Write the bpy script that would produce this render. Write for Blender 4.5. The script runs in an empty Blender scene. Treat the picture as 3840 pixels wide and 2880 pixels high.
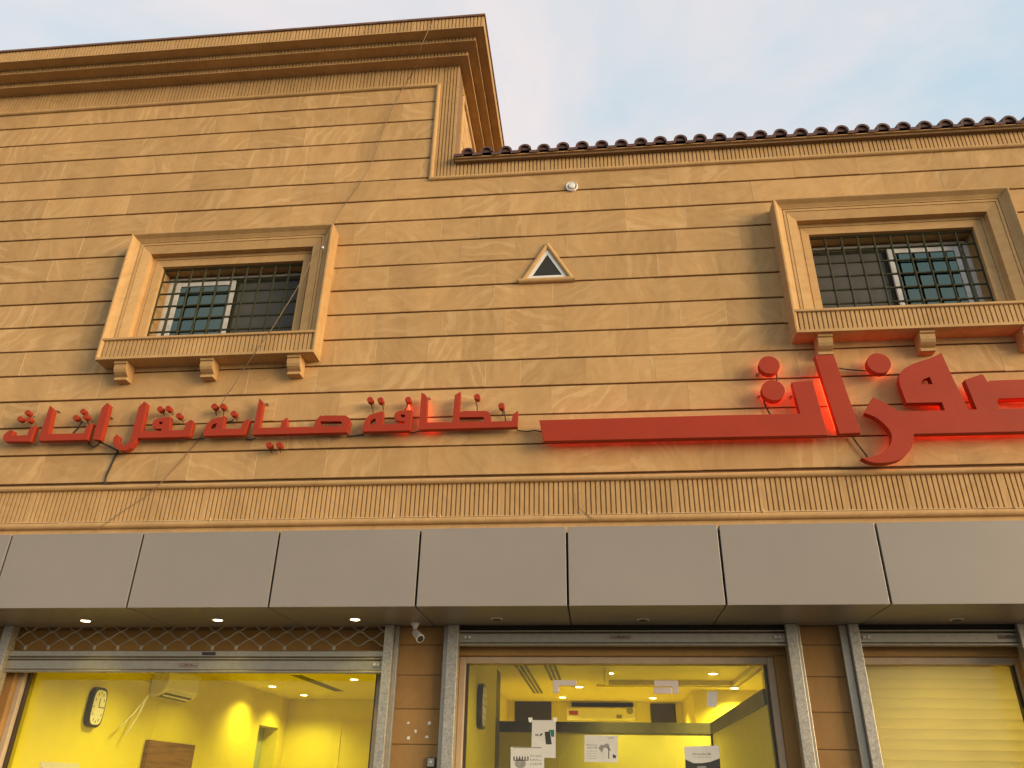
import bpy, math, random
from math import radians, sin, cos, pi
from mathutils import Matrix, Vector
from mathutils.geometry import tessellate_polygon
random.seed(11)
SC = bpy.context.scene
COL = SC.collection

# ------------------------------------------------------------------ camera
PITCH, YAW, ROLL, FPX = radians(27.495), radians(6.16), radians(1.051), 2950.6   # FPX: focal length in photo pixels (3840 wide)
CAM = Vector((0.0, -6.7, 1.6))
_f = Vector((-sin(YAW)*cos(PITCH), cos(YAW)*cos(PITCH), sin(PITCH)))
_r = Vector((cos(YAW), sin(YAW), 0.0)); _u = _r.cross(_f)
CR = _r*cos(ROLL) + _u*sin(ROLL); CU = -_r*sin(ROLL) + _u*cos(ROLL); CF = _f
cd = bpy.data.cameras.new('camera'); cam = bpy.data.objects.new('camera', cd); COL.objects.link(cam)
cd.sensor_fit = 'HORIZONTAL'; cd.sensor_width = 36.0; cd.lens = 36.0*FPX/3840.0
cd.clip_start = 0.05; cd.clip_end = 3000.0
cam.matrix_world = Matrix(((CR.x, CU.x, -CF.x, CAM.x), (CR.y, CU.y, -CF.y, CAM.y), (CR.z, CU.z, -CF.z, CAM.z), (0, 0, 0, 1)))
SC.camera = cam

# ------------------------------------------------------------------ world, sun, exposure
SUN_EL, SUN_AZ = radians(10.0), radians(116.0)      # azimuth clockwise from +Y (the wall faces -Y): low evening sun off to the right
w = bpy.data.worlds.new('World'); SC.world = w; w.use_nodes = True
nt = w.node_tree; nt.nodes.clear()
wo = nt.nodes.new('ShaderNodeOutputWorld'); bg = nt.nodes.new('ShaderNodeBackground')
sky = nt.nodes.new('ShaderNodeTexSky'); sky.sky_type = 'NISHITA'; sky.sun_disc = False
sky.sun_elevation = SUN_EL; sky.sun_rotation = SUN_AZ
sky.air_density = 1.0; sky.dust_density = 3.0; sky.ozone_density = 1.0
tc = nt.nodes.new('ShaderNodeTexCoord'); mp = nt.nodes.new('ShaderNodeMapping')
mp.inputs['Scale'].default_value = (1.0, 1.0, 1.9); mp.inputs['Rotation'].default_value = (0.3, 0.2, 0.9)
n1 = nt.nodes.new('ShaderNodeTexNoise'); n1.inputs['Scale'].default_value = 2.1; n1.inputs['Detail'].default_value = 7
n1.inputs['Roughness'].default_value = 0.52; n1.inputs['Distortion'].default_value = 0.5
rp = nt.nodes.new('ShaderNodeValToRGB'); rp.color_ramp.elements[0].position = 0.40; rp.color_ramp.elements[1].position = 0.62
rp.color_ramp.elements[0].color = (2.80, 3.60, 4.10, 1); rp.color_ramp.elements[1].color = (4.70, 4.22, 4.12, 1)
mx = nt.nodes.new('ShaderNodeMixRGB'); mx.inputs['Fac'].default_value = 0.80      # thin high cloud veil, pale blue to pinkish white, over the clear sky
nt.links.new(tc.outputs['Generated'], mp.inputs['Vector']); nt.links.new(mp.outputs['Vector'], n1.inputs['Vector'])
nt.links.new(n1.outputs['Fac'], rp.inputs['Fac']); nt.links.new(rp.outputs['Color'], mx.inputs['Color2'])
nt.links.new(sky.outputs['Color'], mx.inputs['Color1']); nt.links.new(mx.outputs['Color'], bg.inputs['Color'])
bg.inputs['Strength'].default_value = 0.10
nt.links.new(bg.outputs['Background'], wo.inputs['Surface'])
sd = bpy.data.lights.new('sun', 'SUN'); sd.energy = 2.3; sd.angle = radians(38.0); sd.color = (1.0, 0.78, 0.48)
so = bpy.data.objects.new('sun', sd); COL.objects.link(so)
sdir = Vector((sin(SUN_AZ)*cos(SUN_EL), cos(SUN_AZ)*cos(SUN_EL), sin(SUN_EL)))
so.rotation_euler = sdir.to_track_quat('Z', 'Y').to_euler(); so.location = (20, -12, 20)
SC.view_settings.view_transform = 'Standard'; SC.view_settings.look = 'None'
SC.view_settings.exposure = 1.16; SC.view_settings.gamma = 1.0; SC.view_settings.use_curve_mapping = False
SC.render.resolution_x = 1024; SC.render.resolution_y = 768

# ------------------------------------------------------------------ photo pixel -> ray (distance always comes from the surface touched)
def ray(x, y): return CF + CR*((x-1920)/FPX) - CU*((y-1440)/FPX)
def onY(x, y, Y=0.0): d = ray(x, y); return CAM + d*((Y-CAM.y)/d.y)
def onZ(x, y, Z): d = ray(x, y); return CAM + d*((Z-CAM.z)/d.z)
def onX(x, y, X): d = ray(x, y); return CAM + d*((X-CAM.x)/d.x)
def crop(ox, oy, s): return lambda p: (ox+p[0]/s, oy+p[1]/s)
S1 = crop(0, 1440, 2.765); S2 = crop(720, 1440, 2.765); S3 = crop(1320, 1400, 2.765)
B1 = crop(2700, 1300, 3.45625); B2 = crop(3200, 1300, 3.45625)
FU = crop(0, 0, 2212/3840); W1 = crop(340, 820, 2.3042); G1 = crop(0, 2240, 2.592); G2 = crop(640, 2240, 2.592)
G3 = crop(1280, 2240, 2.592); G5 = crop(2400, 2240, 2.592); G6 = crop(3000, 2240, 2177/840); DC = crop(1900, 2400, 3.45625)
R5 = crop(1280, 960, 1.728); TR = crop(1900, 880, 6.9125)

# ------------------------------------------------------------------ materials
MATS = {}
def new_mat(name):
    m = bpy.data.materials.new(name); m.use_nodes = True; MATS[name] = m
    t = m.node_tree; b = t.nodes['Principled BSDF']
    return m, t, b
def N(t, kind, **kw):
    n = t.nodes.new(kind)
    for k, v in kw.items():
        if k in n.inputs: n.inputs[k].default_value = v
        else: setattr(n, k, v)
    return n
def plain(name, col, rough=0.6, metal=0.0, spec=0.5, var=0.12, vscale=6.0, bump=0.0, bscale=60.0, coords='Object'):
    m, t, b = new_mat(name)
    b.inputs['Roughness'].default_value = rough; b.inputs['Metallic'].default_value = metal
    b.inputs['Specular IOR Level'].default_value = spec
    tcn = N(t, 'ShaderNodeTexCoord')
    nz = N(t, 'ShaderNodeTexNoise', Scale=vscale, Detail=6.0, Roughness=0.6)
    t.links.new(tcn.outputs[coords], nz.inputs['Vector'])
    mr = N(t, 'ShaderNodeMapRange'); mr.inputs['To Min'].default_value = 1-var; mr.inputs['To Max'].default_value = 1+var
    mr.inputs['From Min'].default_value = 0.25; mr.inputs['From Max'].default_value = 0.75
    t.links.new(nz.outputs['Fac'], mr.inputs['Value'])
    vm = N(t, 'ShaderNodeVectorMath', operation='SCALE'); vm.inputs[0].default_value = col
    t.links.new(mr.outputs['Result'], vm.inputs['Scale']); t.links.new(vm.outputs['Vector'], b.inputs['Base Color'])
    if bump:
        n2 = N(t, 'ShaderNodeTexNoise', Scale=bscale, Detail=5.0); t.links.new(tcn.outputs[coords], n2.inputs['Vector'])
        bp = N(t, 'ShaderNodeBump', Strength=bump, Distance=0.004); t.links.new(n2.outputs['Fac'], bp.inputs['Height'])
        t.links.new(bp.outputs['Normal'], b.inputs['Normal'])
    return m
def stone(name, ca, cb, streak=1.0, rnd=0.14):
    """sandstone: per-piece tone and bedding direction, wavy streaks, speckle, fine relief"""
    m, t, b = new_mat(name); b.inputs['Roughness'].default_value = 0.86; b.inputs['Specular IOR Level'].default_value = 0.25
    oi = N(t, 'ShaderNodeObjectInfo'); tcn = N(t, 'ShaderNodeTexCoord')
    add = N(t, 'ShaderNodeVectorMath', operation='ADD')
    sc = N(t, 'ShaderNodeVectorMath', operation='SCALE'); sc.inputs[0].default_value = (37.0, 0.0, 53.0)
    t.links.new(oi.outputs['Random'], sc.inputs['Scale'])
    vr = N(t, 'ShaderNodeVectorRotate', rotation_type='Y_AXIS')
    an = N(t, 'ShaderNodeMath', operation='MULTIPLY'); an.inputs[1].default_value = 5.2
    t.links.new(oi.outputs['Random'], an.inputs[0]); t.links.new(an.outputs[0], vr.inputs['Angle'])
    t.links.new(tcn.outputs['Object'], vr.inputs['Vector'])
    t.links.new(vr.outputs['Vector'], add.inputs[0]); t.links.new(sc.outputs['Vector'], add.inputs[1])
    mpn = N(t, 'ShaderNodeMapping'); mpn.inputs['Scale'].default_value = (1.0, 1.0, 2.3)
    t.links.new(add.outputs['Vector'], mpn.inputs['Vector'])
    na = N(t, 'ShaderNodeTexNoise', Scale=2.2, Detail=9.0, Roughness=0.66, Distortion=2.6); t.links.new(mpn.outputs['Vector'], na.inputs['Vector'])
    nb = N(t, 'ShaderNodeTexNoise', Scale=1.1, Detail=3.0); t.links.new(add.outputs['Vector'], nb.inputs['Vector'])
    nf = N(t, 'ShaderNodeTexNoise', Scale=140.0, Detail=4.0); t.links.new(tcn.outputs['Object'], nf.inputs['Vector'])
    wv = N(t, 'ShaderNodeTexWave', Scale=0.9, Distortion=14.0, Detail=6.0); wv.inputs['Detail Scale'].default_value = 1.6
    wv.bands_direction = 'Z'; t.links.new(mpn.outputs['Vector'], wv.inputs['Vector'])
    ra = N(t, 'ShaderNodeValToRGB'); e = ra.color_ramp.elements
    e[0].position = 0.30; e[0].color = (*[x*0.96 for x in cb], 1); e[1].position = 0.70; e[1].color = (*ca, 1)
    md = e.new(0.5); md.color = (*[(x+y)/2 for x, y in zip(ca, cb)], 1)
    t.links.new(na.outputs['Fac'], ra.inputs['Fac'])
    # streaks only where the patch noise and the piece allow them
    rs = N(t, 'ShaderNodeValToRGB'); rs.color_ramp.elements[0].position = 0.62; rs.color_ramp.elements[1].position = 0.92
    t.links.new(wv.outputs['Fac'], rs.inputs['Fac'])
    rm = N(t, 'ShaderNodeMapRange'); rm.inputs['From Min'].default_value = 0.46; rm.inputs['From Max'].default_value = 0.62
    t.links.new(nb.outputs['Fac'], rm.inputs['Value'])
    m1 = N(t, 'ShaderNodeMath', operation='MULTIPLY'); t.links.new(rs.outputs['Color'], m1.inputs[0]); t.links.new(rm.outputs['Result'], m1.inputs[1])
    m2 = N(t, 'ShaderNodeMath', operation='MULTIPLY'); m2.inputs[1].default_value = 0.48*streak; t.links.new(m1.outputs[0], m2.inputs[0])
    mxs = N(t, 'ShaderNodeMixRGB'); mxs.inputs['Color2'].default_value = (min(1, ca[0]*1.22), ca[1]*1.30, ca[2]*1.45, 1)
    t.links.new(m2.outputs[0], mxs.inputs['Fac']); t.links.new(ra.outputs['Color'], mxs.inputs['Color1'])
    # tone per piece
    wn = N(t, 'ShaderNodeTexWhiteNoise', noise_dimensions='1D'); t.links.new(oi.outputs['Random'], wn.inputs['W'])
    mr = N(t, 'ShaderNodeMapRange'); mr.inputs['To Min'].default_value = 1-rnd; mr.inputs['To Max'].default_value = 1+rnd*0.8
    t.links.new(wn.outputs['Value'], mr.inputs['Value'])
    # weathering across the whole wall (positions shared by all pieces)
    gp = N(t, 'ShaderNodeNewGeometry'); nw = N(t, 'ShaderNodeTexNoise', Scale=0.9, Detail=7.0, Roughness=0.65)
    mw = N(t, 'ShaderNodeMapping'); mw.inputs['Scale'].default_value = (2.6, 2.6, 0.55); t.links.new(gp.outputs['Position'], mw.inputs['Vector'])
    t.links.new(mw.outputs['Vector'], nw.inputs['Vector'])
    mr2 = N(t, 'ShaderNodeMapRange'); mr2.inputs['From Min'].default_value = 0.3; mr2.inputs['From Max'].default_value = 0.7
    mr2.inputs['To Min'].default_value = 0.84; mr2.inputs['To Max'].default_value = 1.08; t.links.new(nw.outputs['Fac'], mr2.inputs['Value'])
    mr3 = N(t, 'ShaderNodeMapRange'); mr3.inputs['From Min'].default_value = 0.3; mr3.inputs['From Max'].default_value = 0.7
    mr3.inputs['To Min'].default_value = 0.93; mr3.inputs['To Max'].default_value = 1.06; t.links.new(nf.outputs['Fac'], mr3.inputs['Value'])
    ma = N(t, 'ShaderNodeMath', operation='MULTIPLY'); t.links.new(mr.outputs['Result'], ma.inputs[0]); t.links.new(mr2.outputs['Result'], ma.inputs[1])
    mb = N(t, 'ShaderNodeMath', operation='MULTIPLY'); t.links.new(ma.outputs[0], mb.inputs[0]); t.links.new(mr3.outputs['Result'], mb.inputs[1])
    vs = N(t, 'ShaderNodeVectorMath', operation='SCALE'); t.links.new(mxs.outputs['Color'], vs.inputs[0]); t.links.new(mb.outputs[0], vs.inputs['Scale'])
    t.links.new(vs.outputs['Vector'], b.inputs['Base Color'])
    h = N(t, 'ShaderNodeMath', operation='ADD'); t.links.new(nf.outputs['Fac'], h.inputs[0]); t.links.new(na.outputs['Fac'], h.inputs[1])
    bp = N(t, 'ShaderNodeBump', Strength=0.28, Distance=0.004); t.links.new(h.outputs[0], bp.inputs['Height'])
    t.links.new(bp.outputs['Normal'], b.inputs['Normal'])
    return m
def emit(name, col, strength):
    m = bpy.data.materials.new(name); m.use_nodes = True; MATS[name] = m; t = m.node_tree; t.nodes.clear()
    o = t.nodes.new('ShaderNodeOutputMaterial'); e = t.nodes.new('ShaderNodeEmission')
    e.inputs['Color'].default_value = (*col, 1); e.inputs['Strength'].default_value = strength
    t.links.new(e.outputs[0], o.inputs['Surface']); return m
def glass(name, tint, refl=0.09, rough=0.0, gcol=(1, 1, 1), edge=0.5):
    m = bpy.data.materials.new(name); m.use_nodes = True; MATS[name] = m; t = m.node_tree; t.nodes.clear()
    o = t.nodes.new('ShaderNodeOutputMaterial'); tr = t.nodes.new('ShaderNodeBsdfTransparent'); gl = t.nodes.new('ShaderNodeBsdfGlossy')
    tr.inputs['Color'].default_value = (*tint, 1); gl.inputs['Roughness'].default_value = rough; gl.inputs['Color'].default_value = (*gcol, 1)
    lw = t.nodes.new('ShaderNodeLayerWeight'); lw.inputs['Blend'].default_value = 0.35
    mr = t.nodes.new('ShaderNodeMapRange'); mr.inputs['To Min'].default_value = refl; mr.inputs['To Max'].default_value = edge
    t.links.new(lw.outputs['Fresnel'], mr.inputs['Value'])
    mxn = t.nodes.new('ShaderNodeMixShader'); t.links.new(mr.outputs['Result'], mxn.inputs['Fac'])
    t.links.new(tr.outputs[0], mxn.inputs[1]); t.links.new(gl.outputs[0], mxn.inputs[2]); t.links.new(mxn.outputs[0], o.inputs['Surface']); return m
def galv(name):
    m, t, b = new_mat(name); b.inputs['Metallic'].default_value = 0.55; b.inputs['Roughness'].default_value = 0.42
    tcn = N(t, 'ShaderNodeTexCoord'); vo = N(t, 'ShaderNodeTexVoronoi', Scale=75.0); nz = N(t, 'ShaderNodeTexNoise', Scale=28.0, Detail=4.0, Distortion=1.5)
    t.links.new(tcn.outputs['Object'], vo.inputs['Vector']); t.links.new(tcn.outputs['Object'], nz.inputs['Vector'])
    mxn = N(t, 'ShaderNodeMixRGB'); mxn.inputs['Fac'].default_value = 0.5
    t.links.new(vo.outputs['Color'], mxn.inputs['Color1']); t.links.new(nz.outputs['Fac'], mxn.inputs['Color2'])
    bw = N(t, 'ShaderNodeRGBToBW'); t.links.new(mxn.outputs['Color'], bw.inputs['Color'])
    ra = N(t, 'ShaderNodeValToRGB'); ra.color_ramp.elements[0].position = 0.25; ra.color_ramp.elements[1].position = 0.75
    ra.color_ramp.elements[0].color = (0.31, 0.28, 0.225, 1); ra.color_ramp.elements[1].color = (0.54, 0.49, 0.40, 1)
    t.links.new(bw.outputs[0], ra.inputs['Fac']); t.links.new(ra.outputs['Color'], b.inputs['Base Color'])
    rr = N(t, 'ShaderNodeMapRange'); rr.inputs['To Min'].default_value = 0.3; rr.inputs['To Max'].default_value = 0.6
    t.links.new(bw.outputs[0], rr.inputs['Value']); t.links.new(rr.outputs['Result'], b.inputs['Roughness'])
    return m
def wood(name, a, c):
    m, t, b = new_mat(name); b.inputs['Roughness'].default_value = 0.45
    tcn = N(t, 'ShaderNodeTexCoord'); mpn = N(t, 'ShaderNodeMapping'); mpn.inputs['Scale'].default_value = (1, 0.6, 9)
    nz = N(t, 'ShaderNodeTexNoise', Scale=3.0, Detail=7.0, Distortion=0.6); t.links.new(tcn.outputs['Object'], mpn.inputs['Vector']); t.links.new(mpn.outputs['Vector'], nz.inputs['Vector'])
    ra = N(t, 'ShaderNodeValToRGB'); ra.color_ramp.elements[0].color = (*a, 1); ra.color_ramp.elements[1].color = (*c, 1)
    ra.color_ramp.elements[0].position = 0.35; ra.color_ramp.elements[1].position = 0.65
    t.links.new(nz.outputs['Fac'], ra.inputs['Fac']); t.links.new(ra.outputs['Color'], b.inputs['Base Color']); return m

CA, CB = (0.535, 0.330, 0.142), (0.470, 0.272, 0.106)
stone('sandstone', CA, CB, rnd=0.095)
stone('trim_stone', (0.525, 0.328, 0.144), (0.462, 0.272, 0.108), streak=0.3, rnd=0.07)
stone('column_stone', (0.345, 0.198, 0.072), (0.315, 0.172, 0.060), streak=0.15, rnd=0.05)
plain('mortar', (0.58, 0.41, 0.22), 0.9, var=0.2, vscale=20)
plain('joint_dark', (0.20, 0.115, 0.05), 0.95)
plain('coping', (0.16, 0.08, 0.05), 0.8, var=0.3)
plain('roof_tile', (0.098, 0.046, 0.036), 0.75, var=0.35, vscale=9, bump=0.4, bscale=90)
plain('red_letter', (0.33, 0.033, 0.010), 0.55, spec=0.22, var=0.09, vscale=3.0)
plain('panel_grey', (0.275, 0.234, 0.192), 0.36, metal=0.12, spec=0.5, var=0.065, vscale=1.1, bump=0.04, bscale=500)
plain('panel_gap', (0.012, 0.010, 0.008), 0.9)
plain('black_rubber', (0.018, 0.016, 0.015), 0.6)
plain('cable_tan', (0.20, 0.12, 0.06), 0.7)
plain('white_pvc', (0.72, 0.68, 0.62), 0.4, var=0.05)
plain('pin_steel', (0.45, 0.42, 0.36), 0.4, metal=0.6)
plain('grille_green', (0.040, 0.040, 0.020), 0.6, spec=0.15, var=0.3, vscale=20)
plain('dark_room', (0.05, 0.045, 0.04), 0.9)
plain('screen_mesh', (0.10, 0.093, 0.078), 0.7, var=0.15, vscale=5)
plain('inner_paint', (0.78, 0.685, 0.045), 0.55, var=0.03)
plain('ceiling_paint', (0.79, 0.69, 0.06), 0.6, var=0.02)
plain('floor_tile', (0.45, 0.38, 0.26), 0.35, var=0.08)
plain('orange_plaster', (0.36, 0.198, 0.060), 0.8, var=0.12, vscale=5, bump=0.15)
plain('door_frame', (0.50, 0.38, 0.25), 0.55, var=0.12, vscale=9)
plain('steel_bar', (0.37, 0.325, 0.245), 0.38, metal=0.6, var=0.12, vscale=18)
plain('patch_steel', (0.72, 0.58, 0.48), 0.3, metal=0.25, var=0.05)
plain('paper', (0.66, 0.63, 0.56), 0.8, var=0.06, vscale=14)
plain('ink', (0.045, 0.045, 0.042), 0.8); plain('ink_grey', (0.27, 0.26, 0.23), 0.8, var=0.25, vscale=30)
plain('ink_green', (0.02, 0.17, 0.12), 0.8); plain('ink_red', (0.42, 0.05, 0.03), 0.7)
plain('ac_plastic', (0.82, 0.77, 0.62), 0.3, var=0.02); plain('ac_dark', (0.10, 0.085, 0.05), 0.6)
plain('clock_face', (0.85, 0.82, 0.68), 0.4); plain('clock_rim', (0.05, 0.035, 0.025), 0.35)
plain('lamp_trim', (0.70, 0.68, 0.62), 0.4); plain('lamp_dark', (0.035, 0.032, 0.03), 0.5)
plain('partition_steel', (0.13, 0.115, 0.06), 0.4, metal=0.0, spec=0.15, var=0.3, vscale=4)
plain('frosted', (0.74, 0.66, 0.12), 0.5, var=0.04); plain('smoked', (0.055, 0.043, 0.012), 0.4, spec=0.1)
plain('asphalt', (0.05, 0.05, 0.05), 0.9, var=0.25, vscale=3, bump=0.5); plain('paving', (0.16, 0.135, 0.105), 0.85, var=0.2, vscale=3)
plain('kerb_stone', (0.36, 0.34, 0.31), 0.85)
wood('walnut', (0.13, 0.06, 0.018), (0.26, 0.13, 0.04))
plain('door_tint', (0.36, 0.42, 0.20), 0.3, var=0.03)
galv('galvanised')
glass('shop_glass', (0.97, 0.97, 0.90), 0.008, 0.0, edge=0.20)
glass('window_glass', (0.30, 0.36, 0.33), 0.19, 0.02, gcol=(0.52, 0.62, 0.52), edge=0.6)
glass('triangle_glass', (0.75, 0.72, 0.60), 0.02, 0.02, edge=0.12)
emit('neon_red', (1.0, 0.030, 0.006), 7.0)
emit('lamp_warm', (1.0, 0.80, 0.40), 9.0)
def blind_mat():
    m, t, b = new_mat('blind'); b.inputs['Roughness'].default_value = 0.7
    b.inputs['Base Color'].default_value = (0.66, 0.60, 0.44, 1)
    b.inputs['Transmission Weight'].default_value = 0.0
    tr = t.nodes.new('ShaderNodeBsdfTranslucent'); tr.inputs['Color'].default_value = (0.72, 0.65, 0.48, 1)
    mxn = t.nodes.new('ShaderNodeMixShader'); mxn.inputs['Fac'].default_value = 0.55
    o = t.nodes['Material Output']; t.links.new(b.outputs[0], mxn.inputs[1]); t.links.new(tr.outputs[0], mxn.inputs[2]); t.links.new(mxn.outputs[0], o.inputs['Surface'])
blind_mat()

# ------------------------------------------------------------------ mesh builder
class MB:
    def __init__(s): s.v = []; s.f = []
    def box(s, x0, x1, y0, y1, z0, z1):
        b = len(s.v)
        s.v += [(x, y, z) for z in (z0, z1) for y in (y0, y1) for x in (x0, x1)]
        s.f += [tuple(b+i for i in q) for q in ((0, 2, 3, 1), (4, 5, 7, 6), (0, 1, 5, 4), (2, 6, 7, 3), (0, 4, 6, 2), (1, 3, 7, 5))]
        return s
    def slab(s, x0, x1, yf, yb, z0, z1, c=0.003):
        """stone slab facing -Y with chamfered front edges"""
        b = len(s.v)
        s.v += [(x0, yb, z0), (x1, yb, z0), (x1, yb, z1), (x0, yb, z1), (x0, yf+c, z0), (x1, yf+c, z0), (x1, yf+c, z1), (x0, yf+c, z1),
                (x0, yf, z0+c), (x1, yf, z0+c), (x1, yf, z1-c), (x0, yf, z1-c)]
        s.f += [(b+8, b+9, b+10, b+11), (b+3, b+2, b+1, b)]
        for i in range(4):
            j = (i+1) % 4; s.f += [(b+i, b+j, b+4+j, b+4+i), (b+4+i, b+4+j, b+8+j, b+8+i)]
        return s
    def prism(s, pts, P0, du, dn, u0, u1):
        """closed profile [(out, z)] swept along du from u0 to u1 (P0 + du*u + dn*out + z)"""
        b = len(s.v); n = len(pts)
        for u in (u0, u1):
            for o, z in pts: s.v.append((P0[0]+du[0]*u+dn[0]*o, P0[1]+du[1]*u+dn[1]*o, P0[2]+z))
        s.f += [(b+i, b+(i+1) % n, b+n+(i+1) % n, b+n+i) for i in range(n)]
        s.f += [tuple(b+i for i in range(n))[::-1], tuple(b+n+i for i in range(n))]
        return s
    def flutes(s, P0, du, dn, u0, u1, z0, z1, cuts, out=0.020, depth=0.019, g=0.0118):
        """panel whose front is cut by upright grooves at the given u positions"""
        pf = [(u0, 0.0), (u0, out)]
        for c in cuts: pf += [(c-g/2, out), (c-g/2+0.001, out-depth), (c+g/2-0.001, out-depth), (c+g/2, out)]
        pf += [(u1, out), (u1, 0.0)]
        b = len(s.v); n = len(pf)
        for z in (z0, z1):
            for u, o in pf: s.v.append((P0[0]+du[0]*u+dn[0]*o, P0[1]+du[1]*u+dn[1]*o, z))
        s.f += [(b+i, b+(i+1) % n, b+n+(i+1) % n, b+n+i) for i in range(n)]
        s.f += [tuple(b+i for i in range(n))[::-1], tuple(b+n+i for i in range(n))]
        return s
    def poly(s, outer, holes, y0, y1):
        """flat outline (x, z) with holes, given thickness between y0 (front) and y1"""
        rings = [outer]+list(holes); flat = [p for r in rings for p in r]
        tri = tessellate_polygon([[Vector((p[0], p[1], 0)) for p in r] for r in rings])
        b = len(s.v); n = len(flat)
        s.v += [(p[0], y0, p[1]) for p in flat]+[(p[0], y1, p[1]) for p in flat]
        for a in tri:
            s.f += [tuple(b+i for i in a), tuple(b+n+i for i in reversed(a))]
        k = 0
        for r in rings:
            m = len(r)
            s.f += [(b+k+i, b+k+(i+1) % m, b+n+k+(i+1) % m, b+n+k+i) for i in range(m)]; k += m
        return s
    def tube(s, pts, r, n=6):
        pts = [Vector(p) for p in pts]; b = len(s.v); up = Vector((0.31, 0.2, 0.93)).normalized()
        for i, p in enumerate(pts):
            d = (pts[min(i+1, len(pts)-1)]-pts[max(i-1, 0)]).normalized()
            a = d.cross(up); a = a.normalized() if a.length > 1e-4 else Vector((1, 0, 0)); c = d.cross(a)
            for k in range(n): s.v.append(tuple(p+a*(r*cos(2*pi*k/n))+c*(r*sin(2*pi*k/n))))
        for i in range(len(pts)-1):
            for k in range(n): s.f.append((b+i*n+k, b+i*n+(k+1) % n, b+(i+1)*n+(k+1) % n, b+(i+1)*n+k))
        s.f += [tuple(b+k for k in range(n))[::-1], tuple(b+(len(pts)-1)*n+k for k in range(n))]
        return s
    def lathe(s, prof, o, axis, n=24):
        """profile [(radius, along)] turned about an axis through o"""
        o = Vector(o); ax = Vector(axis).normalized(); a = ax.orthogonal().normalized(); c = ax.cross(a); b = len(s.v); m = len(prof)
        for r, h in prof:
            for k in range(n): s.v.append(tuple(o+ax*h+a*(r*cos(2*pi*k/n))+c*(r*sin(2*pi*k/n))))
        for i in range(m-1):
            for k in range(n): s.f.append((b+i*n+k, b+i*n+(k+1) % n, b+(i+1)*n+(k+1) % n, b+(i+1)*n+k))
        s.f += [tuple(b+k for k in range(n))[::-1], tuple(b+(m-1)*n+k for k in range(n))]
        return s
    def mesh(s, name, mat):
        import bmesh
        me = bpy.data.meshes.new(name); me.from_pydata(s.v, [], s.f)
        bm = bmesh.new(); bm.from_mesh(me); bmesh.ops.recalc_face_normals(bm, faces=bm.faces); bm.to_mesh(me); bm.free()
        me.materials.append(MATS[mat]); return me
    def build(s, name, mat, parent=None, smooth=False, bevel=0.0, kind=None):
        me = s.mesh(name, mat)
        if smooth:
            for p in me.polygons: p.use_smooth = True
        o = bpy.data.objects.new(name, me); COL.objects.link(o)
        if smooth:
            md = o.modifiers.new('edge', 'EDGE_SPLIT'); md.split_angle = radians(40)
        if bevel:
            md = o.modifiers.new('bevel', 'BEVEL'); md.width = bevel; md.segments = 2; md.limit_method = 'ANGLE'; md.angle_limit = radians(40)
        if parent: o.parent = parent; o.matrix_parent_inverse = Matrix.Translation(-world_loc(parent))
        if kind: o['kind'] = kind
        return o
LOC = {}
def world_loc(o): return LOC.get(o.name, Vector((0, 0, 0)))
def thing(name, loc, label, cat, group=None):
    o = bpy.data.objects.new(name, None); COL.objects.link(o); o.location = loc; o.empty_display_size = 0.1; LOC[o.name] = Vector(loc)
    return tag(o, label, cat, group)
def tag(o, label, cat, group=None):
    o['label'] = label; o['category'] = cat
    if group: o['group'] = group
    return o
def part(name, parent, loc=None):
    o = bpy.data.objects.new(name, None); COL.objects.link(o); o.parent = parent; o.empty_display_size = 0.1
    o.matrix_parent_inverse = Matrix.Translation(-world_loc(parent)); LOC[o.name] = Vector((0, 0, 0)); return o
def dup(src, dx, parent=None, dz=0.0):
    """copy of an object with its children, shifted along the wall (mesh data shared)"""
    c = src.copy(); COL.objects.link(c)
    if parent is None: c.location = src.location+Vector((dx, 0, dz)); LOC[c.name] = world_loc(src)+Vector((dx, 0, dz))
    else:
        c.parent = parent
    for ch in list(src.children): dup(ch, 0, c)
    return c
def rnd(a, b): return random.uniform(a, b)
def flute_cuts(u0, u1, pitch=0.0428, edge=0.035):
    n = max(1, int(round((u1-u0-2*edge)/pitch))); p = (u1-u0-2*edge)/n
    return [u0+edge+p*i for i in range(n+1)]
XP, YM, YP, XM = (1, 0, 0), (0, -1, 0), (0, 1, 0), (-1, 0, 0)

# ------------------------------------------------------------------ setting
MB().box(-300, 300, -300, 300, -0.5, -0.15).build('ground', 'asphalt')['kind'] = 'structure'
MB().box(-60, 60, -3.2, 0.0, -0.149, 0.0).build('pavement', 'paving')['kind'] = 'structure'
MB().box(-60, 60, -3.36, -3.204, -0.149, 0.004).build('kerb', 'kerb_stone')['kind'] = 'structure'

# ------------------------------------------------------------------ the building
BL = thing('shop_building', (0, 0, 0), 'two-storey sandstone shop building with stepped cornice, roof tiles and grey canopy', 'building')
XL, XR, X0 = -12.0, 9.0, -1.443         # building ends; the tower's right side stands at X0
WX = (-3.818, 3.095); WZ = (5.43, 5.45)  # window centres along the wall, undersides of their surrounds
HW, WH = 1.143, 1.600
def holes(dz=0.06):
    return [(WX[i]-HW+dz, WX[i]+HW-dz, WZ[i]+dz, WZ[i]+WH-dz) for i in (0, 1)]
def rect_minus(r, h):
    x0, x1, z0, z1 = r; a0, a1, c0, c1 = h
    if x1 <= a0 or x0 >= a1 or z1 <= c0 or z0 >= c1: return [r]
    out = []
    if x0 < a0: out.append((x0, a0, z0, z1))
    if x1 > a1: out.append((a1, x1, z0, z1))
    m0, m1 = max(x0, a0), min(x1, a1)
    if z0 < c0: out.append((m0, m1, z0, c0))
    if z1 > c1: out.append((m0, m1, c1, z1))
    return out
WALL = part('wall', BL)
mb = MB()
rs = [(XL, X0, 2.832, 9.575), (X0, XR, 2.832, 7.975)]
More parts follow.
